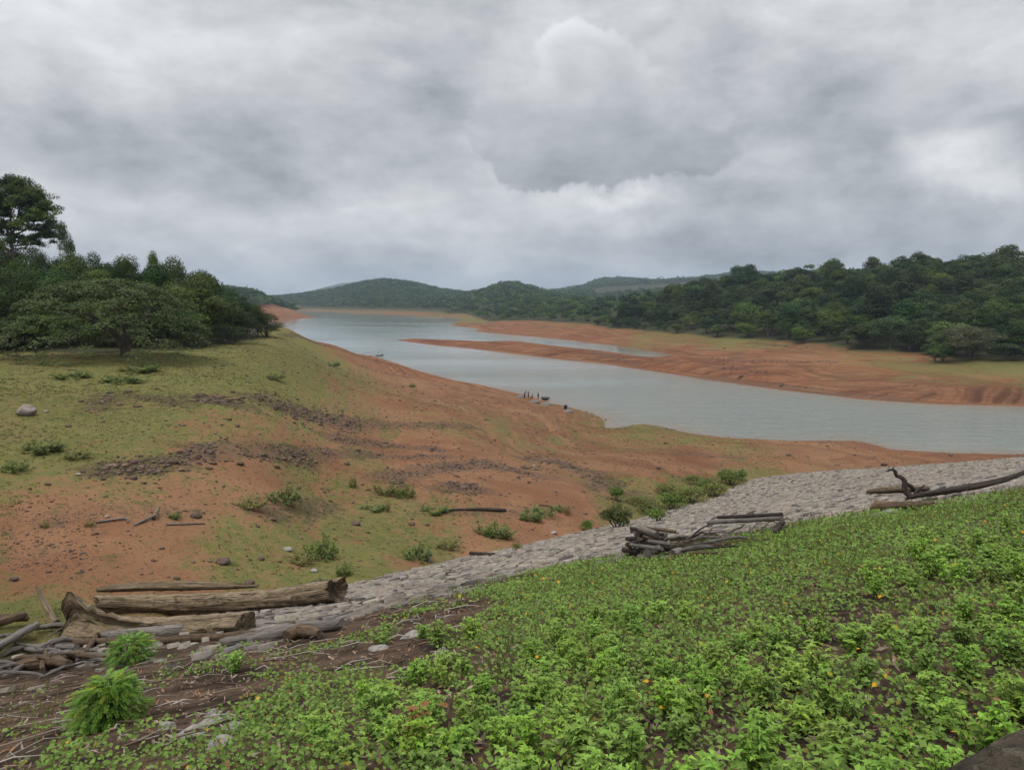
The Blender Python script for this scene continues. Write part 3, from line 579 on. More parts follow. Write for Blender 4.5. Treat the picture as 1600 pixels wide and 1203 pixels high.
# --- right shore forest
RP = [tree_proto(broadleaf(31 + k, [18, 22, 15, 20, 24, 16, 19][k], 2600, .62, base=[.02, .06, .03, .08, .02, .26, .04][k], style='column' if k == 2 else 'round'), 'broadleaf_tree', '') for k in range(7)]
SPEC = [(1331,415,427,42,5,'dark round-headed tree with a bare pale trunk in the middle of the right forest'),
 (1463,440,402,22,2,'slim tree rising like a column above the right forest skyline'),
 (1512,452,409,36,3,'small rounded tree standing clear on the right skyline between two taller trees'),
 (1553,425,395,44,5,'tallest tree on the right forest skyline, with a lumpy dark head'),
 (1428,470,412,30,5,'flat-topped tree on the skyline left of the slim column tree'),
 (1590,420,404,50,0,'rounded tree on the skyline at the right edge of the photo'),
 (1058,500,448,26,2,'pointed dark tree at the left end of the right forest skyline'),
 (1112,470,440,40,1,'bushy tree on the skyline where the right forest starts to rise'),
 (1268,505,426,30,3,'small dark tree breaking the level skyline of the right forest')]
for px, t, top, w_, k, lab in SPEC:
    loc, sz, sw = by_px(px, t, top, w_); plant(RP[k], loc, rng.uniform(0, 6.28), (sw, sw, sz), lab)
# rounded olive tree on the shore at the right, in front of the forest
m = broadleaf(77, 34, 9000, .34, base=.06, greens=np.array([(.070,.072,.042),(.062,.068,.040),(.075,.074,.044)]))
t = thing('shoreline_tree', 'wide rounded greyish olive tree on the right shore in front of the forest', 'tree', (0, 0, 0)); obj('crown', m[0], m_leaf, t); obj('trunk', m[1], m_bark, t, smooth=True)
loc, sz, sw = by_px(1524, 254, 502, 98); t.location = loc; t.scale = (sw, sw, sz)
for px, t_, top, w_, k, lab in [(1478,256,534,44,1,'low bright green bush left of the olive green tree on the right shore'),(1580,244,534,52,3,'low dark bush right of the olive green tree on the right shore'),(1466,262,540,26,2,'small dark shrub at the waterward foot of the olive green tree')]:
    loc, sz, sw = by_px(px, t_, top, w_); plant(RP[k], loc, 1., (sw, sw, sz), lab)
# sample the rest
A, Rr = [], []
cell = {}
for _ in range(60000):
    a = rng.uniform(R(-5), R(42)); r0 = forest_r(a); r = r0 + 2 + rng.random() ** .8 * (330 + .3 * r0)
    if r > 1400: continue
    sp = (8.4 if r < 420 else 9.6) + r * .003; x, y = r * math.sin(a), r * math.cos(a)
    k = (int(x // 10), int(y // 10))
    if any((x - X) ** 2 + (y - Y) ** 2 < sp * sp for i in (-1, 0, 1) for j in (-1, 0, 1) for X, Y in cell.get((k[0] + i, k[1] + j), ())): continue
    cell.setdefault(k, []).append((x, y)); A.append(a); Rr.append(r)
A = np.array(A); Rr = np.array(Rr); o = np.argsort(Rr); A, Rr = A[o], Rr[o]
X, Y = Rr * np.sin(A), Rr * np.cos(A); Z, Dd, _ = height(X, Y, True); ok = (Dd > 4) & (Z > 2); X, Y, Z, Rr, A = X[ok], Y[ok], Z[ok], Rr[ok], A[ok]
NI = min(288, int((A < R(35)).sum()))
inview = np.where(A < R(34.5))[0]; ind = set(inview[:NI].tolist())
GR_R = 'trees of the right shore forest'; n_ind = 0
low = []
for k in range(len(X)):
    front = Rr[k] - forest_r(A[k]); sz = rng.lognormal(-.05, .2) * (.62 if front < 9 else .85 if front < 22 else 1.) * np.interp(A[k], [.12, .22, .34, .42], [.80, .80, .94, 1.])
    if k in ind:
        v = [0, 1, 2, 3, 4, 6][rng.integers(6)]; s = sz * rng.uniform(1.05, 1.6)
        lab = 'dense green tree along the front edge of the right shore forest' if front < 22 else 'dense green tree up the slope within the right shore forest'
        plant(RP[v], (X[k], Y[k], Z[k] - .2), rng.uniform(0, 6.28), (s, s, sz * rng.uniform(.85, 1.3)), lab, GR_R + (' front' if front < 22 else ' slope'))
    else: low.append((X[k], Y[k], Z[k], 6.6 * sz, 12. * sz))
def low_trees(mb, T, n, L, seed, greens=GREENS):
    rg = np.random.default_rng(seed); T = np.asarray(T, float); N = len(T)
    if not N: return
    nb = 5; bc = rg.normal(0, .36, (N, nb, 3)); bc[..., 2] *= .55; br = rg.uniform(.45, .72, (N, nb))
    w_ = rg.integers(0, nb, (N, n)); d = sphere_dirs(rg, N * n, -.25).reshape(N, n, 3); ar = np.arange(N)[:, None]
    p = bc[ar, w_] + d * (br[ar, w_] * rg.uniform(.75, 1.05, (N, n)))[..., None]
    P = T[:, None, :3] + np.stack([p[..., 0] * T[:, 3:4], p[..., 1] * T[:, 3:4], T[:, 4:5] * (.52 + .42 * p[..., 2])], -1)
    nm = d * 1.0 + np.array([0, 0, .35]) + rg.normal(0, .4, (N, n, 3))
    g = greens[rg.integers(0, len(greens), N)] * rg.uniform(.7, 1.35, (N, 1)); c = np.clip(g[:, None] * (1 + rg.normal(0, .15, (N, n, 1))), .004, 1)
    l = L * T[:, 3:4] * rg.uniform(.7, 1.3, (N, n))
    cards(mb, P.reshape(-1, 3), nm.reshape(-1, 3), l.ravel(), (l * .7).ravel(), c.reshape(-1, 3), rg)
mb = MB(); low = np.array(low); rl = np.hypot(low[:, 0], low[:, 1])
low_trees(mb, low[rl < 620], 420, .17, 1); low_trees(mb, low[rl >= 620], 190, .26, 2)
tag(obj('forest', mb, m_leaf_far), 'unbroken dark green canopy of the forest behind the right shore', 'forest', kind='stuff')
# far hills: one canopy each
def far_canopy(a0, a1, r0, r1, n, Rt, cardn, L, zmin, seed, label):
    rg = np.random.default_rng(seed); a = rg.uniform(R(a0), R(a1), n); r = np.sqrt(rg.uniform(r0 * r0, r1 * r1, n)); x, y = r * np.sin(a), r * np.cos(a)
    z, d, _ = height(x, y, True); ok = (z > zmin + 3 * vnoise(x / 60, y / 60, 5)) & (d > 6); s = rg.uniform(.7, 1.3, ok.sum())
    mb = MB(); low_trees(mb, np.stack([x[ok], y[ok], z[ok] - Rt * .2, Rt * s, Rt * 1.7 * s * rg.uniform(.8, 1.25, ok.sum())], -1), cardn, L, seed)
    tag(obj('hill_forest', mb, m_leaf_far), label, 'forest', kind='stuff')
far_canopy(-19, 6, 1330, 2900, 19000, 6.5, 26, .42, 8.5, 41, 'forested double hill beyond the far end of the water')
far_canopy(-30, -14, 980, 1700, 7000, 6.5, 40, .36, 15.5, 42, 'low wooded headland behind the left forest, above a red bank')
far_canopy(-2, 22, 2700, 3900, 9000, 11, 26, .42, 20, 43, 'hazy blue forested ridge behind the right forest')
far_canopy(3, 22, 1200, 2000, 5500, 7, 34, .40, 7, 44, 'green forested rise between the right forest and the blue ridge')
# ------------------------------------------------------------------ placing by ground points
def gp(px, py, h=0.): p, _ = hit(px, py); return p + np.array([0, 0, h])
def mask(pts, c=.02):
    pts = np.array(pts, float); w_ = np.array([hit(a, b)[0] for a, b, _ in pts]); return RBF(w_[:, 0], w_[:, 1], pts[:, 2], c)
def hv(x, y): return height(x, y)

# ------------------------------------------------------------------ parapet
m_par, nt, b = material('parapet_stone'); p = pos(nt); n = noise(nt, p, 5, 6, .65); n2 = noise(nt, p, 26, 4, .6); n3 = noise(nt, p, 1.7, 4)
k = mixc(nt, n.ramp(.35, .65), (.030, .025, .019), (.085, .07, .052)); k = mixc(nt, n2.ramp(.52, .7) * .5, k, (.15, .13, .095)); k = mixc(nt, n3.ramp(.5, .65) * .7, k, (.035, .035, .018))
put(nt, k, b.inputs['Base Color']); b.inputs['Roughness'].default_value = 1.; b.inputs['Specular IOR Level'].default_value = .05; put(nt, bump(nt, n + n2 * .8, 1., .05), b.inputs['Normal'])
sg = np.concatenate([np.arange(-12, -1, .25), np.arange(-1, 6, .03), np.arange(6, 60, .4)])
prof = [(.52, -1.4)] + [(.52, z) for z in np.linspace(-1.2, -.03, 6)] + [(.51, -.008)] + [(y, 0.) for y in np.linspace(.49, .13, 14)] + [(.11, -.01)] + [(.10, z) for z in (-.05, -.6, -1.4)]
ntp = len(prof); Sg = np.repeat(sg[:, None], ntp, 1); Dg = np.repeat(np.array([q[0] for q in prof])[None], len(sg), 0); Zg = np.repeat(np.array([q[1] for q in prof])[None], len(sg), 0)
Dg = Dg + .05 * fbm(Sg * 2.2, Zg * 3 + Dg * 3, 4, 61) * 1.2; Zt = 24.42 + Zg + .05 * fbm(Sg * 3, Dg * 5 + Zg, 4, 62)
X, Y = dam_xy(Sg, Dg); i = np.arange(len(sg) - 1)[:, None] * ntp + np.arange(ntp - 1)[None]
mb = MB(); mb.add(np.stack([X, Y, Zt], -1).reshape(-1, 3), np.stack([i, i + 1, i + ntp + 1, i + ntp], -1).reshape(-1, 4))
tag(obj('parapet_wall', mb, m_par, smooth=True), 'dark weathered stone parapet cutting across the bottom right corner', 'wall')

# ------------------------------------------------------------------ rocks
m_rock = rock_material('dark_rock', (.055, .038, .029), (.135, .093, .067), 4.)
m_pale = rock_material('pale_rock', (.17, .155, .135), (.30, .28, .25), 3.)
m_boulder = rock_material('boulder', (.13, .105, .085), (.26, .22, .185), 2.2)
PHI = (1 + 5 ** .5) / 2
ICO = unit(np.array([(-1,PHI,0),(1,PHI,0),(-1,-PHI,0),(1,-PHI,0),(0,-1,PHI),(0,1,PHI),(0,-1,-PHI),(0,1,-PHI),(PHI,0,-1),(PHI,0,1),(-PHI,0,-1),(-PHI,0,1)], float))
ICF = np.array([(0,11,5),(0,5,1),(0,1,7),(0,7,10),(0,10,11),(1,5,9),(5,11,4),(11,10,2),(10,7,6),(7,1,8),(3,9,4),(3,4,2),(3,2,6),(3,6,8),(3,8,9),(4,9,5),(2,4,11),(6,2,10),(8,6,7),(9,8,1)])
def rubble(mb, P, s, flat=.55, rg=rng):
    n = len(P); k = ICO[None] * rg.uniform(.62, 1.25, (n, 12, 1)) * np.stack([rg.uniform(.7, 1.4, n), rg.uniform(.7, 1.2, n), rg.uniform(.6, 1.1, n) * flat], -1)[:, None]
    a = rg.uniform(0, 6.283, n)[:, None]; x = k[..., 0] * np.cos(a) - k[..., 1] * np.sin(a); y = k[..., 0] * np.sin(a) + k[..., 1] * np.cos(a)
    v = P[:, None] + np.stack([x, y, k[..., 2] + .08], -1) * s[:, None, None]
    mb.add(v.reshape(-1, 3), (np.arange(n)[:, None, None] * 12 + ICF[None]).reshape(-1, 3), np.repeat(np.clip(.5 * rg.uniform(.55, 1.5, (n, 1)) + rg.normal(0, .03, (n, 3)), .1, 1), 12, 0))
def boulder_mesh(seed, sub=3):
    rg = np.random.default_rng(seed); v = ICO.copy(); f = ICF.copy()
    for _ in range(sub):
        e = {}; nv = list(v); nf = []
        def md(a, b):
            k = (min(a, b), max(a, b))
            if k not in e: e[k] = len(nv); nv.append(unit((nv[a] + nv[b]) / 2))
            return e[k]
        for a, b, c in f: x, y, z = md(a, b), md(b, c), md(c, a); nf += [(a, x, z), (b, y, x), (c, z, y), (x, y, z)]
        v = np.array(nv); f = np.array(nf)
    for _ in range(9):                                       # chisel flat faces
        n = unit(rg.normal(size=3)); d = rg.uniform(.62, .9); q = v @ n; v = v - np.maximum(q - d, 0)[:, None] * n * .9
    v = v * (1 + .12 * fbm(v[:, 0] * 3 + v[:, 2] * 2, v[:, 1] * 3, 3, seed)[:, None]); mb = MB(); mb.add(v, f); return mb
BM = [boulder_mesh(80 + k).mesh('boulder', m_boulder) for k in range(3)]; DM = [boulder_mesh(90 + k, 2).mesh('rock', m_rock) for k in range(4)]; WM = [boulder_mesh(97 + k, 2).mesh('stone', m_pale) for k in range(2)]
def stone(me, name, px, py, w_px, hr, label, group=None, rz=None):
    q, t = hit(px, py); s = w_px / 1200. * t / 2; o = obj(name, me, None, None, q + (0, 0, s * hr * .45)); o.scale = (s * 1.05, s * .9, s * hr); o.rotation_euler = (0, 0, rng.uniform(0, 6) if rz is None else rz)
    return tag(o, label, 'rock', group)
stone(BM[0], 'boulder', 41, 648, 31, .72, 'large grey brown boulder on the grass near the left edge', rz=.4)
for px, py, w_, lab in [(73,644,8,'small white stone right of the large boulder on the grass'),(490,893,13,'pale stone on the grass above the right end of the big log'),(450,860,15,'flat pale stone beside the tall weeds above the big log'),
  (122,742,9,'greyish stone at the lower edge of the green slope at left'),(168,808,9,'square pale block among the driftwood on the red soil at left'),(866,834,12,'white scrap like stone on bare red soil by the pitching edge'),(835,728,6,'tiny white stone on the red soil below the dark rubble'),
  (1362,707,5,'small pale stone on the sandy bank near the water'),(842,752,4,'tiny pale stone between the rubble bands')]:
    stone(WM[len(lab) % 2], 'pale_stone', px, py, w_, .55, lab)
for px, py, w_, lab in [(106,667,10,'dark stone on the grass right of and below the large boulder'),(371,667,9,'lone dark round rock on the grass in the middle of the green slope'),(127,628,10,'dark rock behind the large boulder on the left slope'),
  (75,758,9,'dark rock where the green slope meets the red soil'),(542,726,10,'single dark rock on the bare red strip in the centre'),(541,726,1,None),(348,880,22,'flat dark rock on the red soil above the big log'),(307,808,19,'dark lump of rock beside the driftwood branches on red soil'),
  (668,821,9,'greyish dark rock on the grass below the fallen pole'),(644,820,12,'dark hollow looking rock on the grass left of the white stone'),(556,820,14,'dark rock lying on grass left of the fallen pole'),(408,874,12,'dark rock above the middle of the big log'),
  (390,914,20,'dark flat rock just behind the big log'),(22,907,14,'reddish dark rock at the left edge on red soil'),(1028,732,10,'dark rock on the red bank above the green bushes'),(1232,712,9,'dark stone on the sandy bank by the pitching'),(925,651,4,'small dark rock at the shore by the little cove'),
  (946,656,4,'tiny dark rock standing in the water off the cove'),(963,671,4,'small dark rock on the edge of the cove'),(1381,727,10,'dark grey stone on the top rim of the pitching'),(1485,712,8,'dark stone at the water edge at right'),
  (1222,603,8,'dark stump like rock on the foot of the far bank'),(1132,545,5,'dark boulder on the red flat of the far shore'),(1158,590,9,'dark rock on the near face of the spit'),(505,858,10,'dark rock within the weeds above the big log'),(1288,760,7,'dark stone lying on the pitching')]:
    if lab: stone(DM[len(lab) % 4], 'rock', px, py, w_, .6, lab)
# rubble bands: loose dark laterite, too many to count
P = []; Sz = []
for poly, wd, sz, n in BANDS:
    n = int(n * 1.15); wd *= 1.4
    poly = np.array(poly, float); L = np.concatenate([[0], np.cumsum(np.linalg.norm(np.diff(poly, axis=0), axis=1))])
    # sampled on the ground between the ends of the band, strewn sideways
    W = np.array([hit(a, b)[0] for a, b in poly]); W2 = np.array([hit(a, b + wd)[0] for a, b in poly]); half = np.linalg.norm(W2 - W, axis=1).mean()
    t = rng.random(n); k = np.interp(t, L / L[-1], np.arange(len(poly))); i0 = np.minimum(k.astype(int), len(poly) - 2); f = (k - i0)[:, None]
    q = W[i0] * (1 - f) + W[i0 + 1] * f; cl = rng.normal(0, .5, n)
    dirv = unit((W2 - W).mean(0)[None])[0]; q = q + dirv * (cl * half)[:, None] + rng.normal(0, .35, (n, 3))
    keep = fbm(q[:, 0] / 2.6, q[:, 1] / 2.6, 4, 71) > -.03 - .16 * rng.random(n); q = q[keep]; P.append(q); Sz.append(sz * np.hypot(q[:, 0], q[:, 1]) ** .35 * .019 * rng.lognormal(0, .55, len(q)))
n = 24000; a = rng.uniform(R(-46), R(40), n); r = 26 + 150 * rng.random(n) ** .8; q = np.stack([r * np.sin(a), r * np.cos(a), r * 0], -1); P.append(q); Sz.append(.013 * r ** .38 * rng.lognormal(0, .5, n))
n = 700; a = rng.uniform(R(0), R(40), n); r = 200 + 250 * rng.random(n); q = np.stack([r * np.sin(a), r * np.cos(a), r * 0], -1); P.append(q); Sz.append(.17 * rng.lognormal(0, .5, n))
P = np.concatenate(P); Sz = np.concatenate(Sz); z, d, dm = height(P[:, 0], P[:, 1], True); ok = (d > .3) & (dm < -.25); wf = (np.hypot(P[:, 0], P[:, 1]) < forest_r(np.arctan2(P[:, 0], P[:, 1]))); ok &= wf
P[:, 2] = z; mb = MB(); rubble(mb, P[ok], np.clip(Sz[ok], .03, .7)); tag(obj('gravel', mb, m_rock), 'dark laterite rubble strewn in bands over the red soil', 'gravel', kind='stuff')

# ------------------------------------------------------------------ ground-hugging grass
m_herb = leaf_material('weed_leaf', trans=.3, vary=.30, rough=.45)
m_creep = leaf_material('creeper_leaf', trans=.25, vary=0, rough=.42)
m_grass = leaf_material('grass_blade', trans=.25, vary=0, rough=.6)
n = 80000; a = rng.uniform(R(-44), R(36), n); r = 24 + 120 * rng.random(n) ** .75; x, y = r * np.sin(a), r * np.cos(a); g = GRASS(x, y) + fbm(x / 5, y / 5, 4, 15) * 1.3
z, d, dm = height(x, y, True); ok = (g > .30 + .4 * rng.random(n)) & (d > 1) & (dm < -.1); x, y, z, r = x[ok], y[ok], z[ok], r[ok]; n = len(x)
lush = sstep(.5, .9, fbm(x / 9, y / 9, 3, 44) + .55)
h = (.05 + .10 * lush * rng.random(n)) * (r / 60) ** .25; nb = 5; bx = np.repeat(x, nb) + rng.normal(0, .09, n * nb); by = np.repeat(y, nb) + rng.normal(0, .09, n * nb); bz = np.repeat(z, nb); hh = np.repeat(h, nb) * rng.uniform(.6, 1.5, n * nb)
nrm = rng.normal(size=(n * nb, 3)) * (1, 1, .15); dr = np.stack([rng.normal(0, .6, n * nb), rng.normal(0, .6, n * nb), np.ones(n * nb)], -1)
gc = np.array([.095, .100, .034])[None] * rng.uniform(.7, 1.4, (n * nb, 1)) + np.array([.05, .035, .01]) * rng.random((n * nb, 1)) ** 2
mb = MB(); cards(mb, np.stack([bx, by, bz + hh * .4], -1), nrm, hh, .035 + hh * .12, gc, dirn=dr); tag(obj('grass', mb, m_grass), 'short thin grass growing in patches over the shore', 'grass', kind='stuff')

# ------------------------------------------------------------------ bushes and weeds on the shore
SHG = np.array([(.125,.175,.045),(.10,.15,.038),(.14,.185,.05)]); SHD = np.array([(.080,.105,.036),(.065,.085,.030),(.10,.11,.04)]); SHY = np.array([(.165,.175,.055),(.135,.15,.045),(.17,.16,.06)])
def bush_proto(seed, kind, greens, n=1500, L=.10, flat=.6):
    rg = np.random.default_rng(seed); mb = MB(); tb = MB()
    for k in range(13):
        d = sphere_dirs(rg, 1, 0)[0]; c = d * np.array([.62, .62, .5]) * rg.uniform(.4, 1) + (0, 0, .32); clump(mb, rg, c, rg.uniform(.25, .45), n // 13, L, greens[rg.integers(3)] * rg.uniform(.8, 1.2), .8, jit=.6, low=-.3)
    for k in range(9): e = sphere_dirs(rg, 1, .1)[0] * (.8, .8, .8); tube(tb, [(0, 0, -.1), e * .5 + (0, 0, .1), e], [.02, .014, .005], 4)
    t = thing(kind, '', 'bush', (0, 0, -500)); obj('foliage', mb, m_herb, t); obj('stem', tb, m_bark, t); return t
def weed_proto(seed, greens, n=34):
    rg = np.random.default_rng(seed); mb = MB(); tb = MB()
    for k in range(n):
        a = rg.uniform(0, 6.283); q = rg.random() ** .6; ln = rg.uniform(.5, 1.1) * (1 - .3 * q); b0 = np.array([math.cos(a), math.sin(a), 0]) * q * .55; e = b0 + np.array([math.cos(a) * .25, math.sin(a) * .25, ln]) * (1, 1, 1) + rg.normal(0, .06, 3)
        tube(tb, [b0 * .08 - (0, 0, .05), b0 * .8 + (0, 0, .06), (b0 + e) / 2, e], [.012, .012, .01, .004], 3); m = 16; tt = rg.uniform(.15, 1, m)[:, None]; P = b0 * (1 - tt) + e * tt; D = rg.normal(size=(m, 3)) * (1, 1, .3) + (0, 0, .5)
        leaves(mb, P, D, np.array([0, 0, 1.]) + rg.normal(0, .4, (m, 3)), rg.uniform(.12, .24, m), rg.uniform(.05, .09, m), greens[rg.integers(3)] * rg.uniform(.75, 1.25, (m, 1)))
    t = thing('weed', '', 'weed', (0, 0, -500)); obj('foliage', mb, m_herb, t); obj('stem', tb, m_bark, t); return t
BP = {'g': bush_proto(1, 'bush', SHG), 'd': bush_proto(2, 'bush', SHD), 'y': bush_proto(3, 'bush', SHY, 1100), 'w': weed_proto(4, SHG), 'v': weed_proto(5, SHY, 26)}
def shrub(px, py, w_px, h_px, k, lab, group=None):
    q, t = hit(px, py); s = w_px / 1200. * t / 2 / .95 * 1.25; sz = h_px / 1200. * t / 1.0 * 1.45; return plant(BP[k], q - (0, 0, .03), rng.uniform(0, 6), (s, s, sz), lab, group)
for a in [(1142,757,44,17,'g','bright green dense bush at the upper end of the bush row beside the pitching'),(1158,750,22,12,'g','small bright bush at the very top of the bush row beside the pitching'),(1118,775,44,16,'y','yellowish bush next to the bright one in the row beside the pitching'),
 (1080,785,54,20,'y','loose yellow green bush halfway along the bush row'),(1085,757,34,12,'y','faded bush behind the middle of the bush row'),(1052,796,52,20,'g','leafy green bush in the middle of the bush row beside the pitching'),(1015,803,54,18,'y','low sprawling bush between the dark one and the middle of the row'),
 (1000,792,40,14,'y','thin yellowish bush behind the lower bush row'),(964,825,58,28,'d','dark dense bush at the lower end of the row beside the pitching'),(965,783,32,17,'g','round bush standing alone above the dark bush'),(1040,770,40,12,'y','sparse bush at the upper rim of the bush row'),
 (916,829,26,13,'g','small light green bush left of the dark bush on the red soil'),(808,860,18,10,'y','small yellowish tuft on the upper rim of the pitching'),(1028,815,40,16,'g','green bush spilling onto the edge of the pitching'),(1100,768,40,14,'g','bush at the centre of the upper bush row')]: shrub(*a)
for a in [(440,783,60,16,'w','wide patch of tall weeds on bare red soil left of centre'),(392,793,54,14,'v','lower end of the weed patch on red soil left of centre'),(604,772,44,18,'v','brownish weeds above the fallen pole near the centre'),(630,776,38,14,'w','green weeds right of the brownish ones near the centre'),
 (552,762,14,14,'w','slender single weed on the red soil near the centre'),(500,872,56,26,'w','tall bright weeds on the grass above the right end of the big log'),(470,880,46,14,'v','yellow green weeds left of the tall bright weeds'),(540,898,30,16,'w','weed tuft at the foot of the grass above the pitching end'),
 (650,872,50,16,'w','weeds around the little stump beside the pitching edge'),(700,856,40,12,'v','thin weeds right of the little stump'),(780,838,54,16,'w','patch of fresh weeds on grass above the pitching'),(755,833,34,12,'v','pale weeds left of the fresh weed patch'),(850,805,44,12,'w','low weeds at the right end of the fallen pole'),
 (830,812,44,12,'w','green weeds just below the right end of the fallen pole'),(585,796,40,6,'w','low bright green strip of weeds left of the fallen pole'),(606,800,8,16,'v','thin dry seedling standing left of the fallen pole'),(680,800,44,7,'w','low weeds at the left end of the fallen pole'),
 (70,705,60,14,'w','lush weed patch on the green slope at the left edge'),(20,736,44,12,'w','weed patch at the left edge below the lush one'),(120,715,44,10,'v','thin weeds right of the lush weed patch at left'),(140,822,16,8,'v','small weed among the driftwood on the red soil'),(70,824,16,9,'v','small lone weed on the red soil at the far left'),
 (275,810,22,9,'w','little weed beside the dark rock among driftwood'),(220,580,60,8,'w','lush low weeds under the right half of the rain tree'),(190,598,70,8,'w','lush weeds in front of the rain tree trunk'),(110,590,60,7,'w','weeds in the shade left of the rain tree trunk'),(520,572,26,5,'w','dark green weeds on the slope above the red bank'),
 (645,605,12,5,'w','small weed tuft on the upper red bank'),(425,592,40,6,'w','low weeds in the middle of the green slope'),(880,800,30,10,'v','dry weeds at the right of the fallen pole')]: shrub(*a)

# ------------------------------------------------------------------ the dam slope: creepers and herbs
CD = mask([(50,1100,.36),(200,1050,.22),(300,1080,.28),(420,1050,.5),(420,1150,.75),(560,1080,.85),(560,1000,.42),(480,1010,.1),(650,960,.3),(700,1000,.45),(700,935,.25),(800,930,.6),(900,920,.95),(1000,900,1),(800,1000,.85),(1200,900,1),(1400,850,1),(1550,800,1),
 (1300,1000,.8),(800,1150,.85),(1200,1150,.85),(1500,1050,.75),(100,1190,.75),(300,1190,.75),(200,1160,.5),(500,1190,.75),(300,1140,.2),(1590,790,1),(1000,880,1),(30,1170,.3),(-200,1100,.3),(1800,900,1),(1230,840,1),(150,1000,.1),(640,1030,.2),(600,1020,.2)])
HD = mask([(620,1180,1),(700,1100,1),(650,1070,.8),(800,1050,.85),(900,1020,.95),(1000,1050,1),(1200,960,.85),(1300,900,.3),(1100,960,.5),(1000,960,.2),(900,950,.05),(800,960,.05),(1200,890,.05),(1500,900,.7),(1590,830,.5),(1400,860,.15),(1500,800,.0),(1550,790,0),(1200,1100,1),
 (1400,1150,.95),(1550,1000,.85),(450,1190,.45),(400,1100,.05),(300,1180,.3),(200,1000,0),(100,1190,.5),(550,1090,.3),(500,1000,0),(1000,900,0),(700,960,0),(1900,900,.6),(-100,1190,.2),(300,1100,0)])
def slope_pts(n, r0, r1):
    a = rng.uniform(R(-50), R(50), n); r = np.sqrt(rng.uniform(r0 * r0, r1 * r1, n)); x, y = r * np.sin(a), r * np.cos(a); s, d = dam_sd(x, y); ok = (d > .7) & (d < edge_d(s) + .9 * fbm(s / 1.3, s * 0, 3, 19) * 2.2 + .2); return x[ok], y[ok], r[ok]
mbc = MB(); ncre = 0
for r0, r1, dens, L in [(2.2, 8, 520, .042), (8, 14, 330, .05), (14, 24, 170, .068), (24, 42, 80, .095), (42, 70, 34, .14)]:
    area = R(100) / 2 * (r1 * r1 - r0 * r0); x, y, r = slope_pts(int(dens * area), r0, r1)
    k = CD(x, y) + .06 - .26 * np.clip(HD(x, y), 0, 1) + fbm(x / 1.1, y / 1.1, 4, 25) * 1.2 + (fbm(x / .3, y / .3, 2, 28)) * .5; ok = k > .38 + .35 * rng.random(len(x)); x, y = x[ok], y[ok]; n = len(x); z = height(x, y)
    P = np.stack([x, y, z + .015 + .10 * rng.random(n) ** 1.3 * (1 + L * 4)], -1); Nn = np.array([.13, -.22, 1.]) + rng.normal(0, .42, (n, 3)); D = rng.normal(size=(n, 3))
    g = np.array([.135, .215, .044]) * rng.uniform(.55, 1.35, (n, 1)); yl = rng.random(n); g = np.where((yl < .008)[:, None], np.array([.55, .30, .03]), g); g = np.where(((yl > .008) & (yl < .06))[:, None], np.array([.16, .15, .03]), g)
    l = L * rng.uniform(.7, 1.35, n); leaves(mbc, P, D, Nn, l, l * .82, g, fold=.12) if r1 <= 14 else cards(mbc, P, Nn, l, l * .85, g, dirn=D, q=.5); ncre += n
x, y, r = slope_pts(52000, 2.4, 34); k = CD(x, y) * .5 + fbm(x / 1.3, y / 1.3, 3, 66) * 1.6; ok = k > .30 + .3 * rng.random(len(x)); x, y, r = x[ok], y[ok], r[ok]; n = len(x); z = height(x, y); hh = rng.uniform(.06, .26, n) * (1 + r / 40)
dry = (rng.random(n) < .3)[:, None]; gc = np.where(dry, np.array([.21, .165, .085]), np.array([.135, .175, .05])) * rng.uniform(.6, 1.25, (n, 1))
cards(mbc, np.stack([x, y, z + hh * .42], -1), rng.normal(size=(n, 3)) * (1, 1, .1), hh, .006 + .0006 * r + .004 * rng.random(n), gc, dirn=np.stack([rng.normal(0, .55, n), rng.normal(0, .55, n), np.ones(n)], -1))
tag(obj('ground_cover', mbc, m_creep), 'low round-leaved creeper with orange blossoms covering the dam slope', 'ground cover', kind='stuff')
HG = np.array([(.195,.33,.055),(.165,.30,.047),(.23,.345,.062),(.185,.27,.065)])
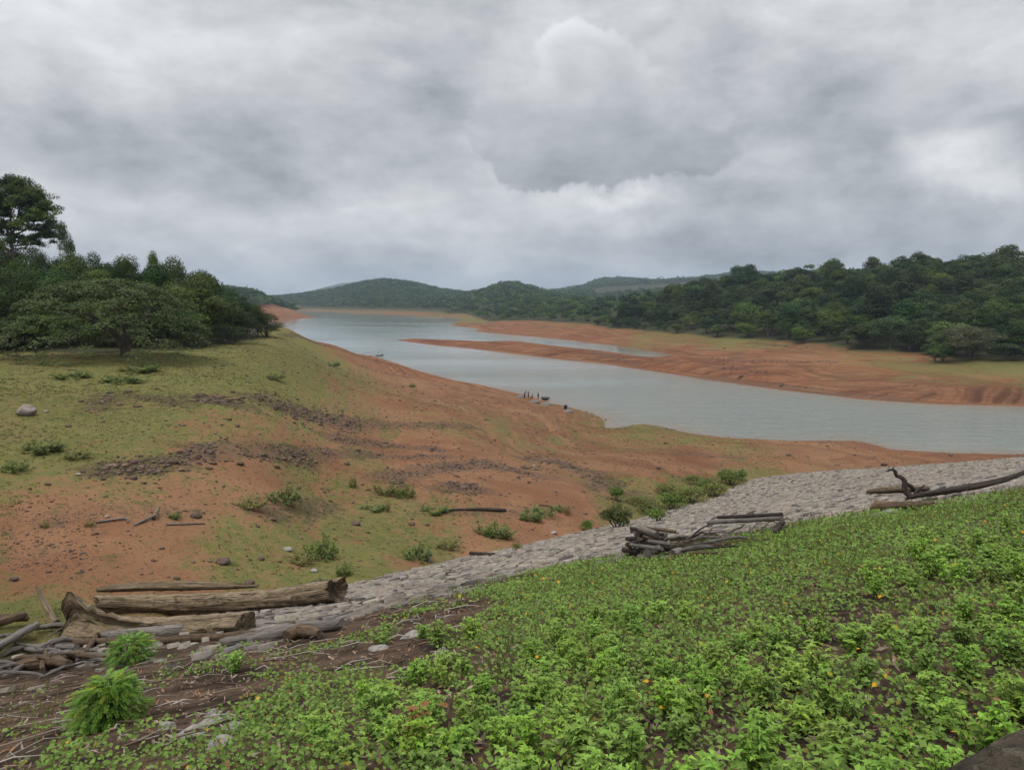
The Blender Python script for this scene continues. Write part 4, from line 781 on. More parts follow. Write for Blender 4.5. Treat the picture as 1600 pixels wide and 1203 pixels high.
def herb_mesh(seed, red=False, big=1.):
    rg = np.random.default_rng(seed); mb = MB(); tb = MB(); ns_ = rg.integers(17, 25); lf = [1., .8, 1.2, .9][seed % 4]; asp = [.55, .7, .42, .6][seed % 4]; hg0 = HG[seed % 4] * [1., .92, 1.05, .8][(seed // 2) % 4]
    for k in range(ns_):
        a = rg.uniform(0, 6.283); ln = rg.uniform(.55, 1.05); q = rg.uniform(.05, .78); e = np.array([math.cos(a) * q, math.sin(a) * q, ln * (1 - .25 * q)]); b0 = e * (.25, .25, 0); mid = (b0 + e) / 2 - np.array([0, 0, .05])
        c = curve([b0 - (0, 0, .1), mid, e], 7); tube(tb, c, np.linspace(.013, .006, 7), 4, col=(.10, .07, .03))
        T = unit(e - b0); nodes = rg.integers(4, 7); az0 = rg.uniform(0, 6.28)
        for j in range(nodes):
            f = .35 + .65 * j / (nodes - 1); P = np.array([np.interp(f, np.linspace(0, 1, 7), c[:, i]) for i in range(3)]); m = 2 if j < nodes - 1 else 5
            az = az0 + j * 1.57 + np.arange(m) * 6.283 / m + rg.normal(0, .25, m); lift = .12 + .5 * (j / nodes) ** 2; D = np.stack([np.cos(az), np.sin(az), lift + rg.normal(0, .15, m)], -1); Nn = np.stack([-np.cos(az) * .35, -np.sin(az) * .35, np.ones(m)], -1) + rg.normal(0, .2, (m, 3))
            sz = (.225 if j < nodes - 1 else .16) * rg.uniform(.6, 1.3, m) * big * lf; g = (HG[rg.integers(4)] * .5 + hg0 * .5) * rg.uniform(.65, 1.25, (m, 1)) * (1.12 if j == nodes - 1 else .92)
            if red and rg.random() < .35: g = g * 0 + np.array([.26, .13, .06])
            leaves(mb, np.repeat(P[None], m, 0), D, Nn, sz, sz * asp, g, fold=.22, droop=.3)
    return mb.mesh('leaves', m_herb), tb.mesh('stems', m_stem)
m_stem = plain_material('green_stem', (.09, .085, .03), .7, .3, 20.)
HM = [herb_mesh(200 + k) for k in range(9)]
hp = []
for r0, r1, dm_, in [(2.2, 8, .32), (8, 16, .38), (16, 30, .52), (30, 46, .85)]:
    x, y, r = slope_pts(int(30 * R(100) / 2 * (r1 * r1 - r0 * r0) * (.36 / dm_) ** 2), r0, r1); k = HD(x, y) + fbm(x / 1.5, y / 1.5, 3, 35) * 2.2; ok = k > .68 + .34 * rng.random(len(x)); x, y, r = x[ok], y[ok], r[ok]
    kept = []
    for X_, Y_, r_ in zip(x, y, r):
        if all((X_ - a) ** 2 + (Y_ - b_) ** 2 > dm_ * dm_ for a, b_ in kept): kept.append((X_, Y_)); hp.append((r_, X_, Y_, dm_ / .36))
hp.sort(); hp = np.array(hp); hz = height(hp[:, 1], hp[:, 2])
ang = np.degrees(np.arctan2(hp[:, 1], hp[:, 2])); rc = np.stack([hp[:, 1], hp[:, 2], hz + .12], -1) - CAM; dep = rc @ FW; pxx = 800 + F * (rc @ RT) / dep; pyy = 601.5 - F * (rc @ UP) / dep
vis = (pxx > -10) & (pxx < 1610) & (pyy < 1215); par = (pxx - 1480) * (-63) - (pyy - 1203) * 120; vis &= ~((pxx > 1480) & (pyy > 1203 - (pxx - 1480) * .525 + 12))
stuffm = MB(); n_h = 0; REG = [(420,'weeds on the lower left'),(900,'weeds along the bottom centre'),(1250,'weeds right of centre'),(1700,'weeds on the right of the slope')]
def herb_thing(k, loc, s, rz, lab, grp):
    t = thing('herb', lab, 'weed', loc, rz, grp); t.scale = s
    a = bpy.data.objects.new('leaves', HM[k][0]); COL.objects.link(a); a.parent = t; b_ = bpy.data.objects.new('stems', HM[k][1]); COL.objects.link(b_); b_.parent = t; return t
LABH = {0: 'small bright green leafy weed on the debris at the bottom left', 1: 'bright green leafy weed clump at the bottom centre of the slope', 2: 'bright green leafy weed clump on the slope right of centre', 3: 'bright green leafy weed clump toward the right edge of the slope'}
for k in range(len(hp)):
    r_, x, y, g = hp[k]; s = (.20 + .10 * rng.random()) * (1 + .22 * (g - 1)) * (1 + .015 * max(r_ - 8, 0)); sz = s * rng.uniform(.8, 1.25)
    if vis[k] and n_h < 300:
        reg = [i for i, q in enumerate(REG) if pxx[k] < q[0]][0]; herb_thing(k % 9, (x, y, hz[k]), (s, s, sz), rng.uniform(0, 6.28), LABH[reg], REG[reg][1]); n_h += 1
    else:
        me = HM[k % 9][0]; v = np.empty(len(me.vertices) * 3, np.float32); me.vertices.foreach_get('co', v); v = v.reshape(-1, 3); a = rng.uniform(0, 6.28); ca, sa = math.cos(a), math.sin(a)
        v = np.stack([(v[:, 0] * ca - v[:, 1] * sa) * s + x, (v[:, 0] * sa + v[:, 1] * ca) * s + y, v[:, 2] * sz + hz[k]], -1); f = np.empty(len(me.loops), np.int32); me.loops.foreach_get('vertex_index', f); c = np.empty(len(v) * 4, np.float32); me.attributes['Col'].data.foreach_get('color', c)
        stuffm.add(v, f.reshape(-1, 3), c.reshape(-1, 4)[:, :3] * rng.uniform(.8, 1.15))
if stuffm.n: tag(obj('distant_herbs', stuffm, m_herb), 'bright green leafy weeds merging into one mass up the slope', 'weeds', kind='stuff')
print('herbs', n_h, len(hp), 'creeper', ncre)
# reddish-tipped sapling weed and light leafy weed by name
for (px, py, w_, h_, red, lab) in [(655,1190,110,80,True,'taller weed with reddish young leaves at the bottom centre'),(365,1052,46,34,False,'small bushy weed standing alone on the twigs right of the feathery shrub')]:
    me, ms = herb_mesh(300 + px, red); q, t_ = hit(px, py); s = w_ / 1200. * t_ / 1.5; o = thing('herb', lab, 'weed', q, 0.); o.scale = (s, s, h_ / 1200. * t_ / .9)
    for nm, mm in (('leaves', me), ('stems', ms)): c_ = bpy.data.objects.new(nm, mm); COL.objects.link(c_); c_.parent = o
# feathery shrubs at the lower left: pinnate fronds
def feather(seed, n):
    rg = np.random.default_rng(seed); mb = MB(); tb = MB()
    for k in range(n):
        a = rg.uniform(0, 6.283); q = rg.random() ** .5; hgt = rg.uniform(.12, .98); wmax = math.sqrt(max(0, 1 - ((hgt - .32) / .72) ** 2)) * .62; wmax *= .7 + .6 * float(vnoise(a * 1.6, hgt * 4, seed)); b0 = np.array([math.cos(a) * q * wmax, math.sin(a) * q * wmax, hgt]); ln = rg.uniform(.20, .34)
        D = unit(np.array([math.cos(a), math.sin(a), rg.uniform(-.25, .45) + .2 * (hgt > .85)]) + rg.normal(0, .25, 3)); m = 12; tt = np.linspace(.12, 1, m); c = b0 + D * ln * tt[:, None] - np.array([0, 0, .30]) * ln * (tt ** 2)[:, None]
        sd = unit(np.cross(D, (0, 0, 1.))); up_ = np.cross(sd, D); g = np.array([.13, .25, .036]) * rg.uniform(.6, 1.35) * (1 + .25 * (hgt - .5)); 
        if rg.random() < .12: g = g * np.array([2.0, 1.2, .9])
        for s_ in (-1, 1): Dm = D * .45 + sd * s_; leaves(mb, c, np.repeat(Dm[None], m, 0), np.repeat(up_[None], m, 0) + rg.normal(0, .12, (m, 3)), .060 * rg.uniform(.8, 1.2, m) * (1 - .35 * tt ** 3), .024, g * rg.uniform(.85, 1.15, (m, 1)), fold=.1, droop=.1)
        if k % 5 == 0: tube(tb, [(0, 0, -.1), b0 * (.5, .5, .55), b0], [.012, .008, .004], 4)
    return mb, tb
for sd_, px, py, w_, h_, n, lab in [(1,172,1132,112,80,620,'bright green feathery shrub with fern-like leaves on the debris, the front one of two'),(2,205,1038,78,46,420,'smaller feathery shrub behind the larger fern-leaved one')]:
    mb, tb = feather(sd_, n); q, t_ = hit(px, py); o = thing('feathery_shrub', lab, 'shrub', q); s = w_ / 1200. * t_ / 1.5; o.scale = (s, s, h_ / 1200. * t_ / 1.08); obj('foliage', mb, m_herb, o); obj('stem', tb, m_bark, o)
# ------------------------------------------------------------------ logs and driftwood
m_old = wood_material('weathered_wood', (.19, .138, .085), (.315, .24, .155), (.10, .066, .04), moss=.3, crack=.9)
m_greyw = wood_material('grey_wood', (.20, .17, .145), (.33, .295, .26), (.11, .09, .075))
m_darkw = wood_material('dark_wood', (.055, .042, .034), (.115, .088, .07), (.03, .024, .02))
m_redw = wood_material('reddish_wood', (.13, .085, .05), (.22, .15, .09), (.07, .045, .03))
def log(name, label, pts, rad, mat, sides=10, rough=.06, lob=0, n=14, wob=.0, cat='log', group=None, mb=None, hollow=.05, rag=.35):
    """pts: (px, py, height of the log's axis over the ground there)"""
    W = np.array([gp(a, b, h) for a, b, h in pts]); c = curve(W, n, wob); o0 = c.mean(0); mm = mb or MB(); tube(mm, c - o0, np.interp(np.linspace(0, 1, n), np.linspace(0, 1, len(rad)), rad), sides, rough, lob=lob, hollow=hollow, rag=rag)
    if mb is None: return tag(obj(name, mm, mat, loc=o0, smooth=True), label, cat, group)
log('fallen_log', 'long thick weathered log with mossy cracked bark lying behind the shorter log at left', [(150,958,.36),(260,957,.33),(400,955,.35),(528,943,.40)], [.27,.31,.34,.36,.38], m_old, 32, .05, .15, 60, hollow=1.0, rag=.7)
log('split_log', 'thinner split log lying along the back of the long thick log', [(152,940,.45),(230,936,.5),(330,935,.5),(402,934,.5)], [.08,.17,.18,.13,.06], m_old, 20, .08, .16, 40)
# front log: round at the right, opening at the left into a tall split root flare
def flared():
    ns, nt_ = 46, 26; a0 = gp(92, 996); a1 = gp(240, 992); a2 = gp(386, 988); ax = curve([a0, a1, a2], ns); u = unit(a2 - a0); side = unit(np.cross((0, 0, 1.), u)); th = np.arange(nt_) * 2 * math.pi / nt_; V_ = []; rg = np.random.default_rng(3)
    for k in range(ns):
        f = k / (ns - 1); x = f
        top = np.interp(x, [0, .04, .12, .22, .34, .48, 1], [1.15, 1.5, 1.38, .86, .62, .55, .54]); q = sstep(.25, .55, x); r = top / 2
        cy, cz_ = np.cos(th) * r, np.sin(th) * r + r                                   # round log
        zz = (np.sin(th) * .5 + .5); sy = np.cos(th) * (.10 + .05 * np.sin(zz * 9)) + .55 * np.sin(math.pi * zz * .9) * (1 - .3 * zz); sz = zz * top * (1 + .05 * math.sin(k * 2.1) * (zz > .8).mean()) + (zz > .75) * (rg.random() - .5) * .28 * sstep(.4, .1, x) * zz  # bent slab, hollow side to the water
        y = cy * q + sy * (1 - q); z = cz_ * q + sz * (1 - q); jag = (rg.random(nt_) - .5) * .05 + .04 * np.sin(th * 4 + x * 5)
        V_.append(ax[k] + side * (y + jag)[:, None] + np.array([0, 0, 1.]) * (z - .04 + jag * .4)[:, None] + u * ((rg.random(nt_) - .5) * .10 * (k in (0, ns - 1)))[:, None])
    V_ = np.array(V_); o0 = ax.mean(0); i = np.arange(ns - 1)[:, None] * nt_; j = np.arange(nt_)[None]; j2 = (j + 1) % nt_; f4 = np.stack([i + j, i + j2, i + nt_ + j2, i + nt_ + j], -1).reshape(-1, 4)
    vv = np.concatenate([V_.reshape(-1, 3), [V_[0].mean(0), V_[-1].mean(0) - u * .22]]) - o0; c0 = ns * nt_; jj = np.arange(nt_); j3 = (jj + 1) % nt_; caps = np.concatenate([np.stack([np.full(nt_, c0), j3, jj], -1), np.stack([np.full(nt_, c0 + 1), (ns - 1) * nt_ + jj, (ns - 1) * nt_ + j3], -1)])
    al = np.repeat(np.arange(ns) * .16, nt_); g = np.stack([al, np.tile(np.cos(th) * .6, ns), np.tile(np.sin(th) * .6, ns)], -1); mb = MB(); mb.add(vv, [f4, caps], grain=np.concatenate([g, [[0, .1, 0], [9, .1, 0]]]) + .3)
    tag(obj('flared_log', mb, m_old, loc=o0, smooth=True), 'front log whose left end flares up into a tall split root flare', 'log')
flared()
log('root_prong', 'curved bare root prong sticking up at the left of the split root flare', [(60,955,.9),(72,968,.55),(88,985,.25)], [.06,.11,.14], m_old, 8, .08)
log('driftwood_log', 'short pale grey log lying just in front of the split log', [(160,1000,.16),(225,998,.17),(292,992,.16)], [.15,.17,.16], m_greyw, 10, .05)
log('driftwood_log', 'short brown stub at the right end of the pale grey log', [(332,992,.14),(356,990,.14)], [.15,.14], m_old, 9, .05)
log('driftwood_pole', 'long thin bare pole stretching across below the big logs', [(88,1008,.1),(180,1006,.1),(280,1004,.1),(398,998,.1)], [.13,.10,.10,.08], m_redw, 8, .04, wob=.02)
log('driftwood_pole', 'long crooked pole running right onto the pitching below the big log', [(345,1014,.14),(420,1001,.14),(468,992,.14),(536,984,.12)], [.07,.14,.15,.13,.09], m_greyw, 9, .06, wob=.02)
log('driftwood_log', 'dark curved branch beside the right half of the crooked pole', [(448,1004,.12),(470,998,.16),(500,998,.1)], [.12,.15,.08], m_redw, 8, .08)
LD = [('hollow log end at the left edge, topmost of the driftwood pile',[(-14,1000,.5),(40,985,.55)],.15,m_redw),('grey log in the driftwood pile leaning down to the left edge',[(-10,1032,.35),(58,992,.35)],.13,m_greyw),('pale forked pole in front of the driftwood pile',[(38,1014,.1),(80,1017,.14),(120,1016,.1)],.09,m_greyw),
 ('second pale pole below the forked one by the driftwood pile',[(40,1018,.1),(116,1028,.1)],.08,m_greyw),('short thick brown log at the front of the driftwood pile',[(80,1044,.14),(112,1036,.14)],.16,m_redw),('thick brown log lying low under the driftwood pile',[(30,1050,.14),(82,1042,.16)],.17,m_redw),
 ('thin grey stick poking out left below the driftwood pile',[(0,1046,.06),(44,1040,.12)],.06,m_greyw),('brown log across the back of the driftwood pile',[(-20,985,.4),(45,978,.3)],.14,m_redw)]
for lab, pts, r, m in LD: log('driftwood_log', lab, pts, [r * .8, r, r * .9], m, 9, .07, n=10)
rg = np.random.default_rng(31)
for k in range(30):
    px, py = rg.uniform(-20, 150), rg.uniform(985, 1062); an_ = rg.choice([rg.normal(-.12, .2), rg.normal(.7, .5)]); ln = rg.uniform(35, 110); r = rg.lognormal(-2.9, .45); h = rg.uniform(.05, .32)
    log('driftwood_stick', 'bare stick in the driftwood heap at the left edge', [(px - ln / 2 * math.cos(an_), py + ln / 5 * math.sin(an_), h * .5), (px, py, h), (px + ln / 2 * math.cos(an_), py - ln / 5 * math.sin(an_), h * .8)], [r, r * 1.1, r * .7], [m_greyw, m_redw, m_greyw][k % 3], 7, .08, n=8, wob=.015, cat='stick', group='sticks of the driftwood heap')
# slim fallen poles out on the shore
log('fallen_pole', 'dark thin pole lying on the grass in the middle of the shore', [(702,799,.1),(745,798,.12),(790,799,.1)], [.07,.12,.13], m_darkw, 8, .08, cat='pole')
log('fallen_pole', 'short dark pole with a tuft of roots by the upper edge of the pitching', [(735,866,.1),(772,869,.1)], [.10,.09], m_darkw, 8, .06, cat='pole')
log('tree_stump', 'little leaning grey stump among weeds by the pitching edge', [(672,880,.0),(668,866,.25)], [.14,.10], m_greyw, 9, .1, cat='stump')
log('driftwood_branch', 'bent pale driftwood branch on the red soil at left', [(150,818,.06),(195,813,.1),(200,818,.05)], [.05,.06,.03], m_greyw, 6, .06, cat='branch')
log('driftwood_branch', 'forked bleached driftwood branch in the middle of the red soil at left', [(210,822,.05),(228,815,.1),(244,812,.25)], [.05,.07,.06], m_greyw, 6, .06, cat='branch')
log('driftwood_branch', 'straight pale stick right of the forked driftwood on red soil', [(260,821,.05),(320,819,.05)], [.05,.04], m_greyw, 6, .06, cat='branch')
log('driftwood_stump', 'yellowish stub of wood standing beside the forked driftwood', [(240,812,.0),(248,804,.35)], [.12,.10], m_old, 8, .08, cat='stump')
log('driftwood_branch', 'long dark stick on the soil above the bush row', [(842,790,.06),(880,795,.08)], [.06,.05], m_darkw, 6, .06, cat='branch')
# stacked cut wood on the pitching
rg = np.random.default_rng(12)
for k in range(27):
    lv = k // 6; px = 968 + rg.uniform(0, 40) + lv * 4; py = 876 - rg.uniform(0, 12); ex = px + rg.uniform(16, 52); ey = py - rg.uniform(-3, 16); r = rg.uniform(.045, .085)
    m_ = [m_darkw, m_greyw, m_redw, m_darkw][k % 4]
    log('cut_log', 'cut log in the short stacked pile on the pitching', [(px, py, .09 + lv * .19 + rg.uniform(-.03, .06)), (ex, ey, .08 + lv * .14 + rg.uniform(-.04, .06))], [r * 1.05, r], m_, 9, .05, n=7, group='short cut logs in the pile on the pitching')
for px, py, ex, ey, h, r, m_, lab in [(1014,869,1038,853,.42,.12,m_greyw,'pale cut log pointing up and forward at the right end of the log pile'),(1011,877,1034,867,.22,.11,m_greyw,'lower pale cut log at the front of the log pile'),(1050,874,1062,869,.12,.13,m_greyw,'short pale sawn block right of the log pile'),
  (1106,836,1220,834,.45,.07,m_greyw,'pale straight pole lying across the top of the long poles'),(1122,828,1220,829,.5,.07,m_darkw,'dark straight pole, topmost of the long poles on the pitching'),(1048,849,1120,845,.15,.075,m_redw,'brown pole at the back of the long poles')]:
    log('cut_log' if r > .115 else 'cut_pole', lab, [(px, py, h), ((px + ex) / 2, (py + ey) / 2, h), (ex, ey, h)], [r, r, r * .9], m_, 10, .04, n=9)
for k in range(12):
    px = 1030 + rg.uniform(0, 40); py = 874 - k * 2.1 + rg.uniform(-2, 2); ex = 1130 + rg.uniform(-30, 85); ey = 868 - (ex - 1130) * .20 - k * 2.2 + rg.uniform(-3, 2); r = rg.uniform(.025, .052)
    log('cut_pole', 'long thin cut pole in the fan of poles right of the log pile', [(px, py, .08 + .02 * (k % 4)), ((px + ex) / 2, (py + ey) / 2, .12 + .05 * (k % 3)), (ex, ey, .1)], [r, r, r * .7], [m_redw, m_darkw, m_greyw][k % 3], 7, .05, n=9, wob=.015, group='fan of long cut poles on the pitching')
for k in range(22):
    px, py = rg.uniform(1000, 1230), 0; py = 876 - (px - 985) * .20 + rg.uniform(-9, 4); an_ = rg.normal(.15, .45); ln = rg.uniform(18, 70); r = rg.uniform(.012, .03); h = rg.uniform(.08, .5)
    log('dry_stick', 'thin dry stick tangled in the cut wood on the pitching', [(px - ln / 2 * math.cos(an_), py + ln / 5 * math.sin(an_), h * .4), (px, py, h), (px + ln / 2 * math.cos(an_), py - ln / 4 * math.sin(an_), h * rg.uniform(.5, 1.3))], [r, r, r * .5], [m_greyw, m_redw, m_darkw][k % 3], 6, .08, n=8, wob=.02, cat='stick', group='thin sticks in the cut wood')
# dead branch at the right
def airp(px, py, base): _, t = hit(*base); return at_t(float(px) + np.zeros(()), float(py) + np.zeros(()), t)
mb = MB(); B0 = (1424, 781)
main = np.array([gp(1424,782,.14), gp(1450,781,.22), gp(1490,780,.30), gp(1530,775,.34), gp(1570,768,.40), gp(1602,760,.48), gp(1640,752,.6)]); o0 = main[0].copy()
tube(mb, curve(main, 34) - o0, np.interp(np.linspace(0, 1, 34), [0, .2, .5, .8, 1], [.085, .105, .10, .07, .03]), 10, .1, lob=.1)
o = tag(obj('dead_branch', mb, m_darkw, loc=o0, smooth=True), 'dark dead tree limb with upright crooked twigs lying on the right of the pitching', 'branch')
for pts, rad in [([(1424,780),(1415,764),(1416,752),(1405,744),(1400,737),(1389,738)],[.13,.11,.09,.07,.05,.02]),([(1401,738),(1400,733)],[.04,.015]),([(1415,760),(1412,753),(1424,760),(1436,769),(1446,776)],[.05,.06,.07,.08,.09]),([(1424,781),(1415,784),(1407,789)],[.10,.06,.03]),([(1440,776),(1464,770),(1483,763)],[.09,.06,.03]),([(1428,772),(1440,764),(1450,761)],[.05,.04,.02])]:
    w_ = np.array([airp(a, b_, B0) for a, b_ in pts]); w_[:, 1] += np.linspace(0, .25, len(w_)); m2 = MB(); c = curve(w_, 16, .012) - o0; tube(m2, c, np.interp(np.linspace(0, 1, 16), np.linspace(0, 1, len(rad)), rad), 8, .1); obj('limb', m2, m_darkw, o, smooth=True)
log('broken_log', 'rotten brown log lying on the pitching behind the dead limb', [(1356,774,.2),(1395,773,.22),(1450,771,.2)], [.09,.15,.13,.07], m_redw, 12, .14, .12, 20, rag=1.5)
log('broken_log', 'hollow-ended dark log half sunk in creepers in front of the dead limb', [(1368,802,.2),(1400,799,.17),(1458,794,.12)], [.20,.14,.11,.07], m_redw, 12, .12, .14, 20, hollow=1.5, rag=1.2)
log('broken_log', 'dark stub lying in the creepers below the log pile end', [(1210,838,.1),(1222,832,.3)], [.06,.08], m_darkw, 9, .1)
# twigs and debris: uncountable
n = 1250; a = rng.uniform(R(-46), R(-2), n); r = 6 + 24 * rng.random(n); x, y = r * np.sin(a), r * np.cos(a); s, d = dam_sd(x, y); z, _, dm = height(x, y, True)
ok = (CD(x, y) < .42 + .2 * rng.random(n)) & (d > 1) & (d < edge_d(s) + 3.5) & (dm > -1.2); x, y, z, r = x[ok], y[ok], z[ok], r[ok]; n = len(x); mbt = MB()
flow = .25 + fbm(x / 4, y / 4, 2, 91) * 3
for k in range(n):
    ln = rng.lognormal(-1.0, .55); th = flow[k] + rng.normal(0, .6); dv_ = np.array([math.cos(th), math.sin(th)]) * ln / 2; xs = np.array([x[k] - dv_[0], x[k] + rng.normal(0, .05) * ln, x[k] + dv_[0]]); ys = np.array([y[k] - dv_[1], y[k] + rng.normal(0, .05) * ln, y[k] + dv_[1]])
    zs = z[k] + (xs - x[k]) * (.165) + (ys - y[k]) * (-.29) + rng.uniform(.02, .07) + np.array([0, .02, 0]) + rng.normal(0, .03, 3); w_ = rng.uniform(.005, .014)
    g = np.array([(.20, .16, .125), (.11, .075, .05), (.27, .235, .20), (.075, .05, .036)][rng.integers(4)]) * rng.uniform(.8, 1.2); tube(mbt, np.stack([xs, ys, zs], -1), [w_, w_, w_ * .4], 4, .1, col=g, cap=False)
n2 = 9000; a = rng.uniform(R(-46), R(46), n2); r = 3 + 20 * rng.random(n2); x, y = r * np.sin(a), r * np.cos(a); s, d = dam_sd(x, y); z = height(x, y); ok = (d > .8) & (d < edge_d(s)); P = np.stack([x, y, z + .03], -1)[ok]; n2 = len(P)
dcol = np.array([(.16, .11, .075), (.09, .06, .04), (.24, .19, .14), (.20, .10, .05)])[rng.integers(0, 4, n2)] * rng.uniform(.7, 1.3, (n2, 1)); cards(mbt, P, np.array([.13, -.22, 1.]) + rng.normal(0, .35, (n2, 3)), rng.uniform(.03, .14, n2), rng.uniform(.006, .04, n2), dcol)
m_twig, nt, b = material('twig'); put(nt, attr(nt, 'Col'), b.inputs['Base Color']); b.inputs['Roughness'].default_value = .9
tag(obj('twig_litter', mbt, m_twig), 'brown twigs, dead leaves and reed litter lying over the slope', 'litter', kind='stuff')
# exposed pale slabs at the lower left
for px, py, w_, lab in [(330,1128,60,'broad pale slab exposed in the debris at the lower left'),(290,1150,62,'cracked pale slab at the front of the exposed stones, lower left'),(362,1140,40,'pale slab right of the broad exposed one, lower left'),(260,1138,36,'small pale slab at the left of the exposed stones'),(332,1118,24,'rounded pale stone above the exposed slabs'),
  (345,1165,50,'lowest pale slab among the creepers at the lower left'),(590,1015,40,'pale slab half buried in dark mud left of the weeds'),(690,1005,30,'pale slab on the bare mud in the centre of the slope'),(690,1020,24,'rounded pale stone in the bare mud near the slope centre'),(660,1042,22,'small pale stone below the bare mud patch'),(640,995,44,'flat weathered slab at the top of the bare mud patch')]:
    me = WM[px % 2]; q, t_ = hit(px, py); s = w_ / 1200. * t_ / 2; o = obj('stone_slab', me, None, None, q + (0, 0, -.02)); o.scale = (s, s * .8, .11); o.rotation_euler = (R(-15), R(8) * -1, rng.uniform(-.5, .8)); tag(o, lab, 'stone')

# ------------------------------------------------------------------ boats and people
m_hull = plain_material('boat_hull', (.10, .095, .09), .6); m_black = plain_material('coracle_tar', (.045, .045, .047), .55, .4); m_greyc = plain_material('coracle_skin', (.105, .105, .10), .6, .3); m_white = plain_material('white_paint', (.62, .64, .64), .5, .1); m_roof = plain_material('canopy_sheet', (.16, .19, .20), .5)
m_skin = plain_material('skin', (.16, .085, .055), .6, .1); m_navy = plain_material('navy_cloth', (.02, .03, .06), .8, .2); m_blue = plain_material('blue_cloth', (.03, .06, .12), .8, .2); m_pink = plain_material('pink_cloth', (.42, .20, .17), .8, .2); m_dark = plain_material('dark_cloth', (.02, .02, .022), .8, .2); m_hair = plain_material('hair', (.012, .01, .009), .7, .1)
def bowl(mb, r, h, wall=.05, n=28, m=9):
    th = np.arange(n) * 2 * math.pi / n; rings = [(r * math.sin(k / m * 1.35) / math.sin(1.35), h * (1 - math.cos(k / m * 1.35)) / (1 - math.cos(1.35))) for k in range(1, m + 1)]; ri = [(q - wall, z + (.03 if k else 0)) for k, (q, z) in enumerate(reversed(rings))][0:m]
    V_ = [(0, 0, 0)]; prof_ = rings + [(rings[-1][0] + .02, rings[-1][1] + .03), (rings[-1][0] - wall, rings[-1][1] + .03)] + [(max(q, .02), z + .03) for q, z in ri[1:]]
    for q, z in prof_: V_ += [(q * math.cos(a) , q * math.sin(a), z) for a in th]
    k = len(prof_); f3 = np.stack([np.zeros(n, int), 1 + (np.arange(n) + 1) % n, 1 + np.arange(n)], -1); i = (1 + np.arange(k - 1) * n)[:, None]; j = np.arange(n)[None]; j2 = (j + 1) % n; mb.add(V_, [f3, np.stack([i + j, i + j2, i + n + j2, i + n + j], -1).reshape(-1, 4)]); return mb
def ring(mb, r, z, w_, n=28):
    t_ = np.linspace(0, 2 * math.pi, n); tube(mb, np.stack([np.cos(t_) * r, np.sin(t_) * r, t_ * 0 + z], -1), w_, 6, cap=False); return mb
def coracle(px, py, label, up, mat, r=1.05, tilt=(0, 0)):
    q, t_ = hit(px, py); o = thing('coracle', label, 'boat', q + (0, 0, -.05 if up else .48)); o.rotation_euler = (tilt[0] + (0 if up else math.pi), tilt[1], rng.uniform(0, 3)); obj('hull', bowl(MB(), r, .62 if up else .46), mat, o, smooth=True); obj('rim', ring(MB(), r, .63 if up else .48, .05), m_hull, o, smooth=True)
    if up: b_ = MB(); tube(b_, [(-r * .9, 0, .42), (r * .9, 0, .42)], .06, 6); obj('thwart', b_, m_redw, o)
    return o
coracle(852, 624.5, 'round black bowl shaped coracle afloat upright at the shore beside the people', True, m_black, 1.2)
coracle(813, 620.5, 'overturned grey coracle left of the standing people, half hidden by the bank', False, m_greyc, 1.15, (R(4), 0)); coracle(835, 628.5, 'overturned grey coracle in the middle, right below the standing people', False, m_greyc, 1.25, (R(3), R(2))); coracle(853, 632.5, 'overturned grey coracle between the middle one and the lone one', False, m_greyc, 1.2); coracle(887, 643, 'lone overturned grey coracle farthest right on the bank', False, m_greyc, 1.2)
q, _ = hit(885, 641); q = q + np.array([-.1, 1.1, 0]); o = thing('basket', 'dark square fishing basket standing behind the lone overturned coracle', 'basket', (q[0], q[1], max(gz(q[0], q[1]), 0) - .05))
def boxm(mb, c, s, tp=1.):
    x, y, z = np.array(s) / 2; v = np.array([(-x,-y,-z),(x,-y,-z),(x,y,-z),(-x,y,-z),(-x*tp,-y*tp,z),(x*tp,-y*tp,z),(x*tp,y*tp,z),(-x*tp,y*tp,z)]) + c; mb.add(v, np.array([(3,2,1,0),(4,5,6,7),(0,1,5,4),(1,2,6,5),(2,3,7,6),(3,0,4,7)])); return mb
obj('body', boxm(MB(), (0, 0, .45), (.62, .55, .9), 1.15), m_dark, o); obj('lid', boxm(MB(), (0, 0, .97), (.80, .72, .12), .9), m_hull, o); obj('handle', ring(MB(), .22, 1.05, .02, 12), m_dark, o)
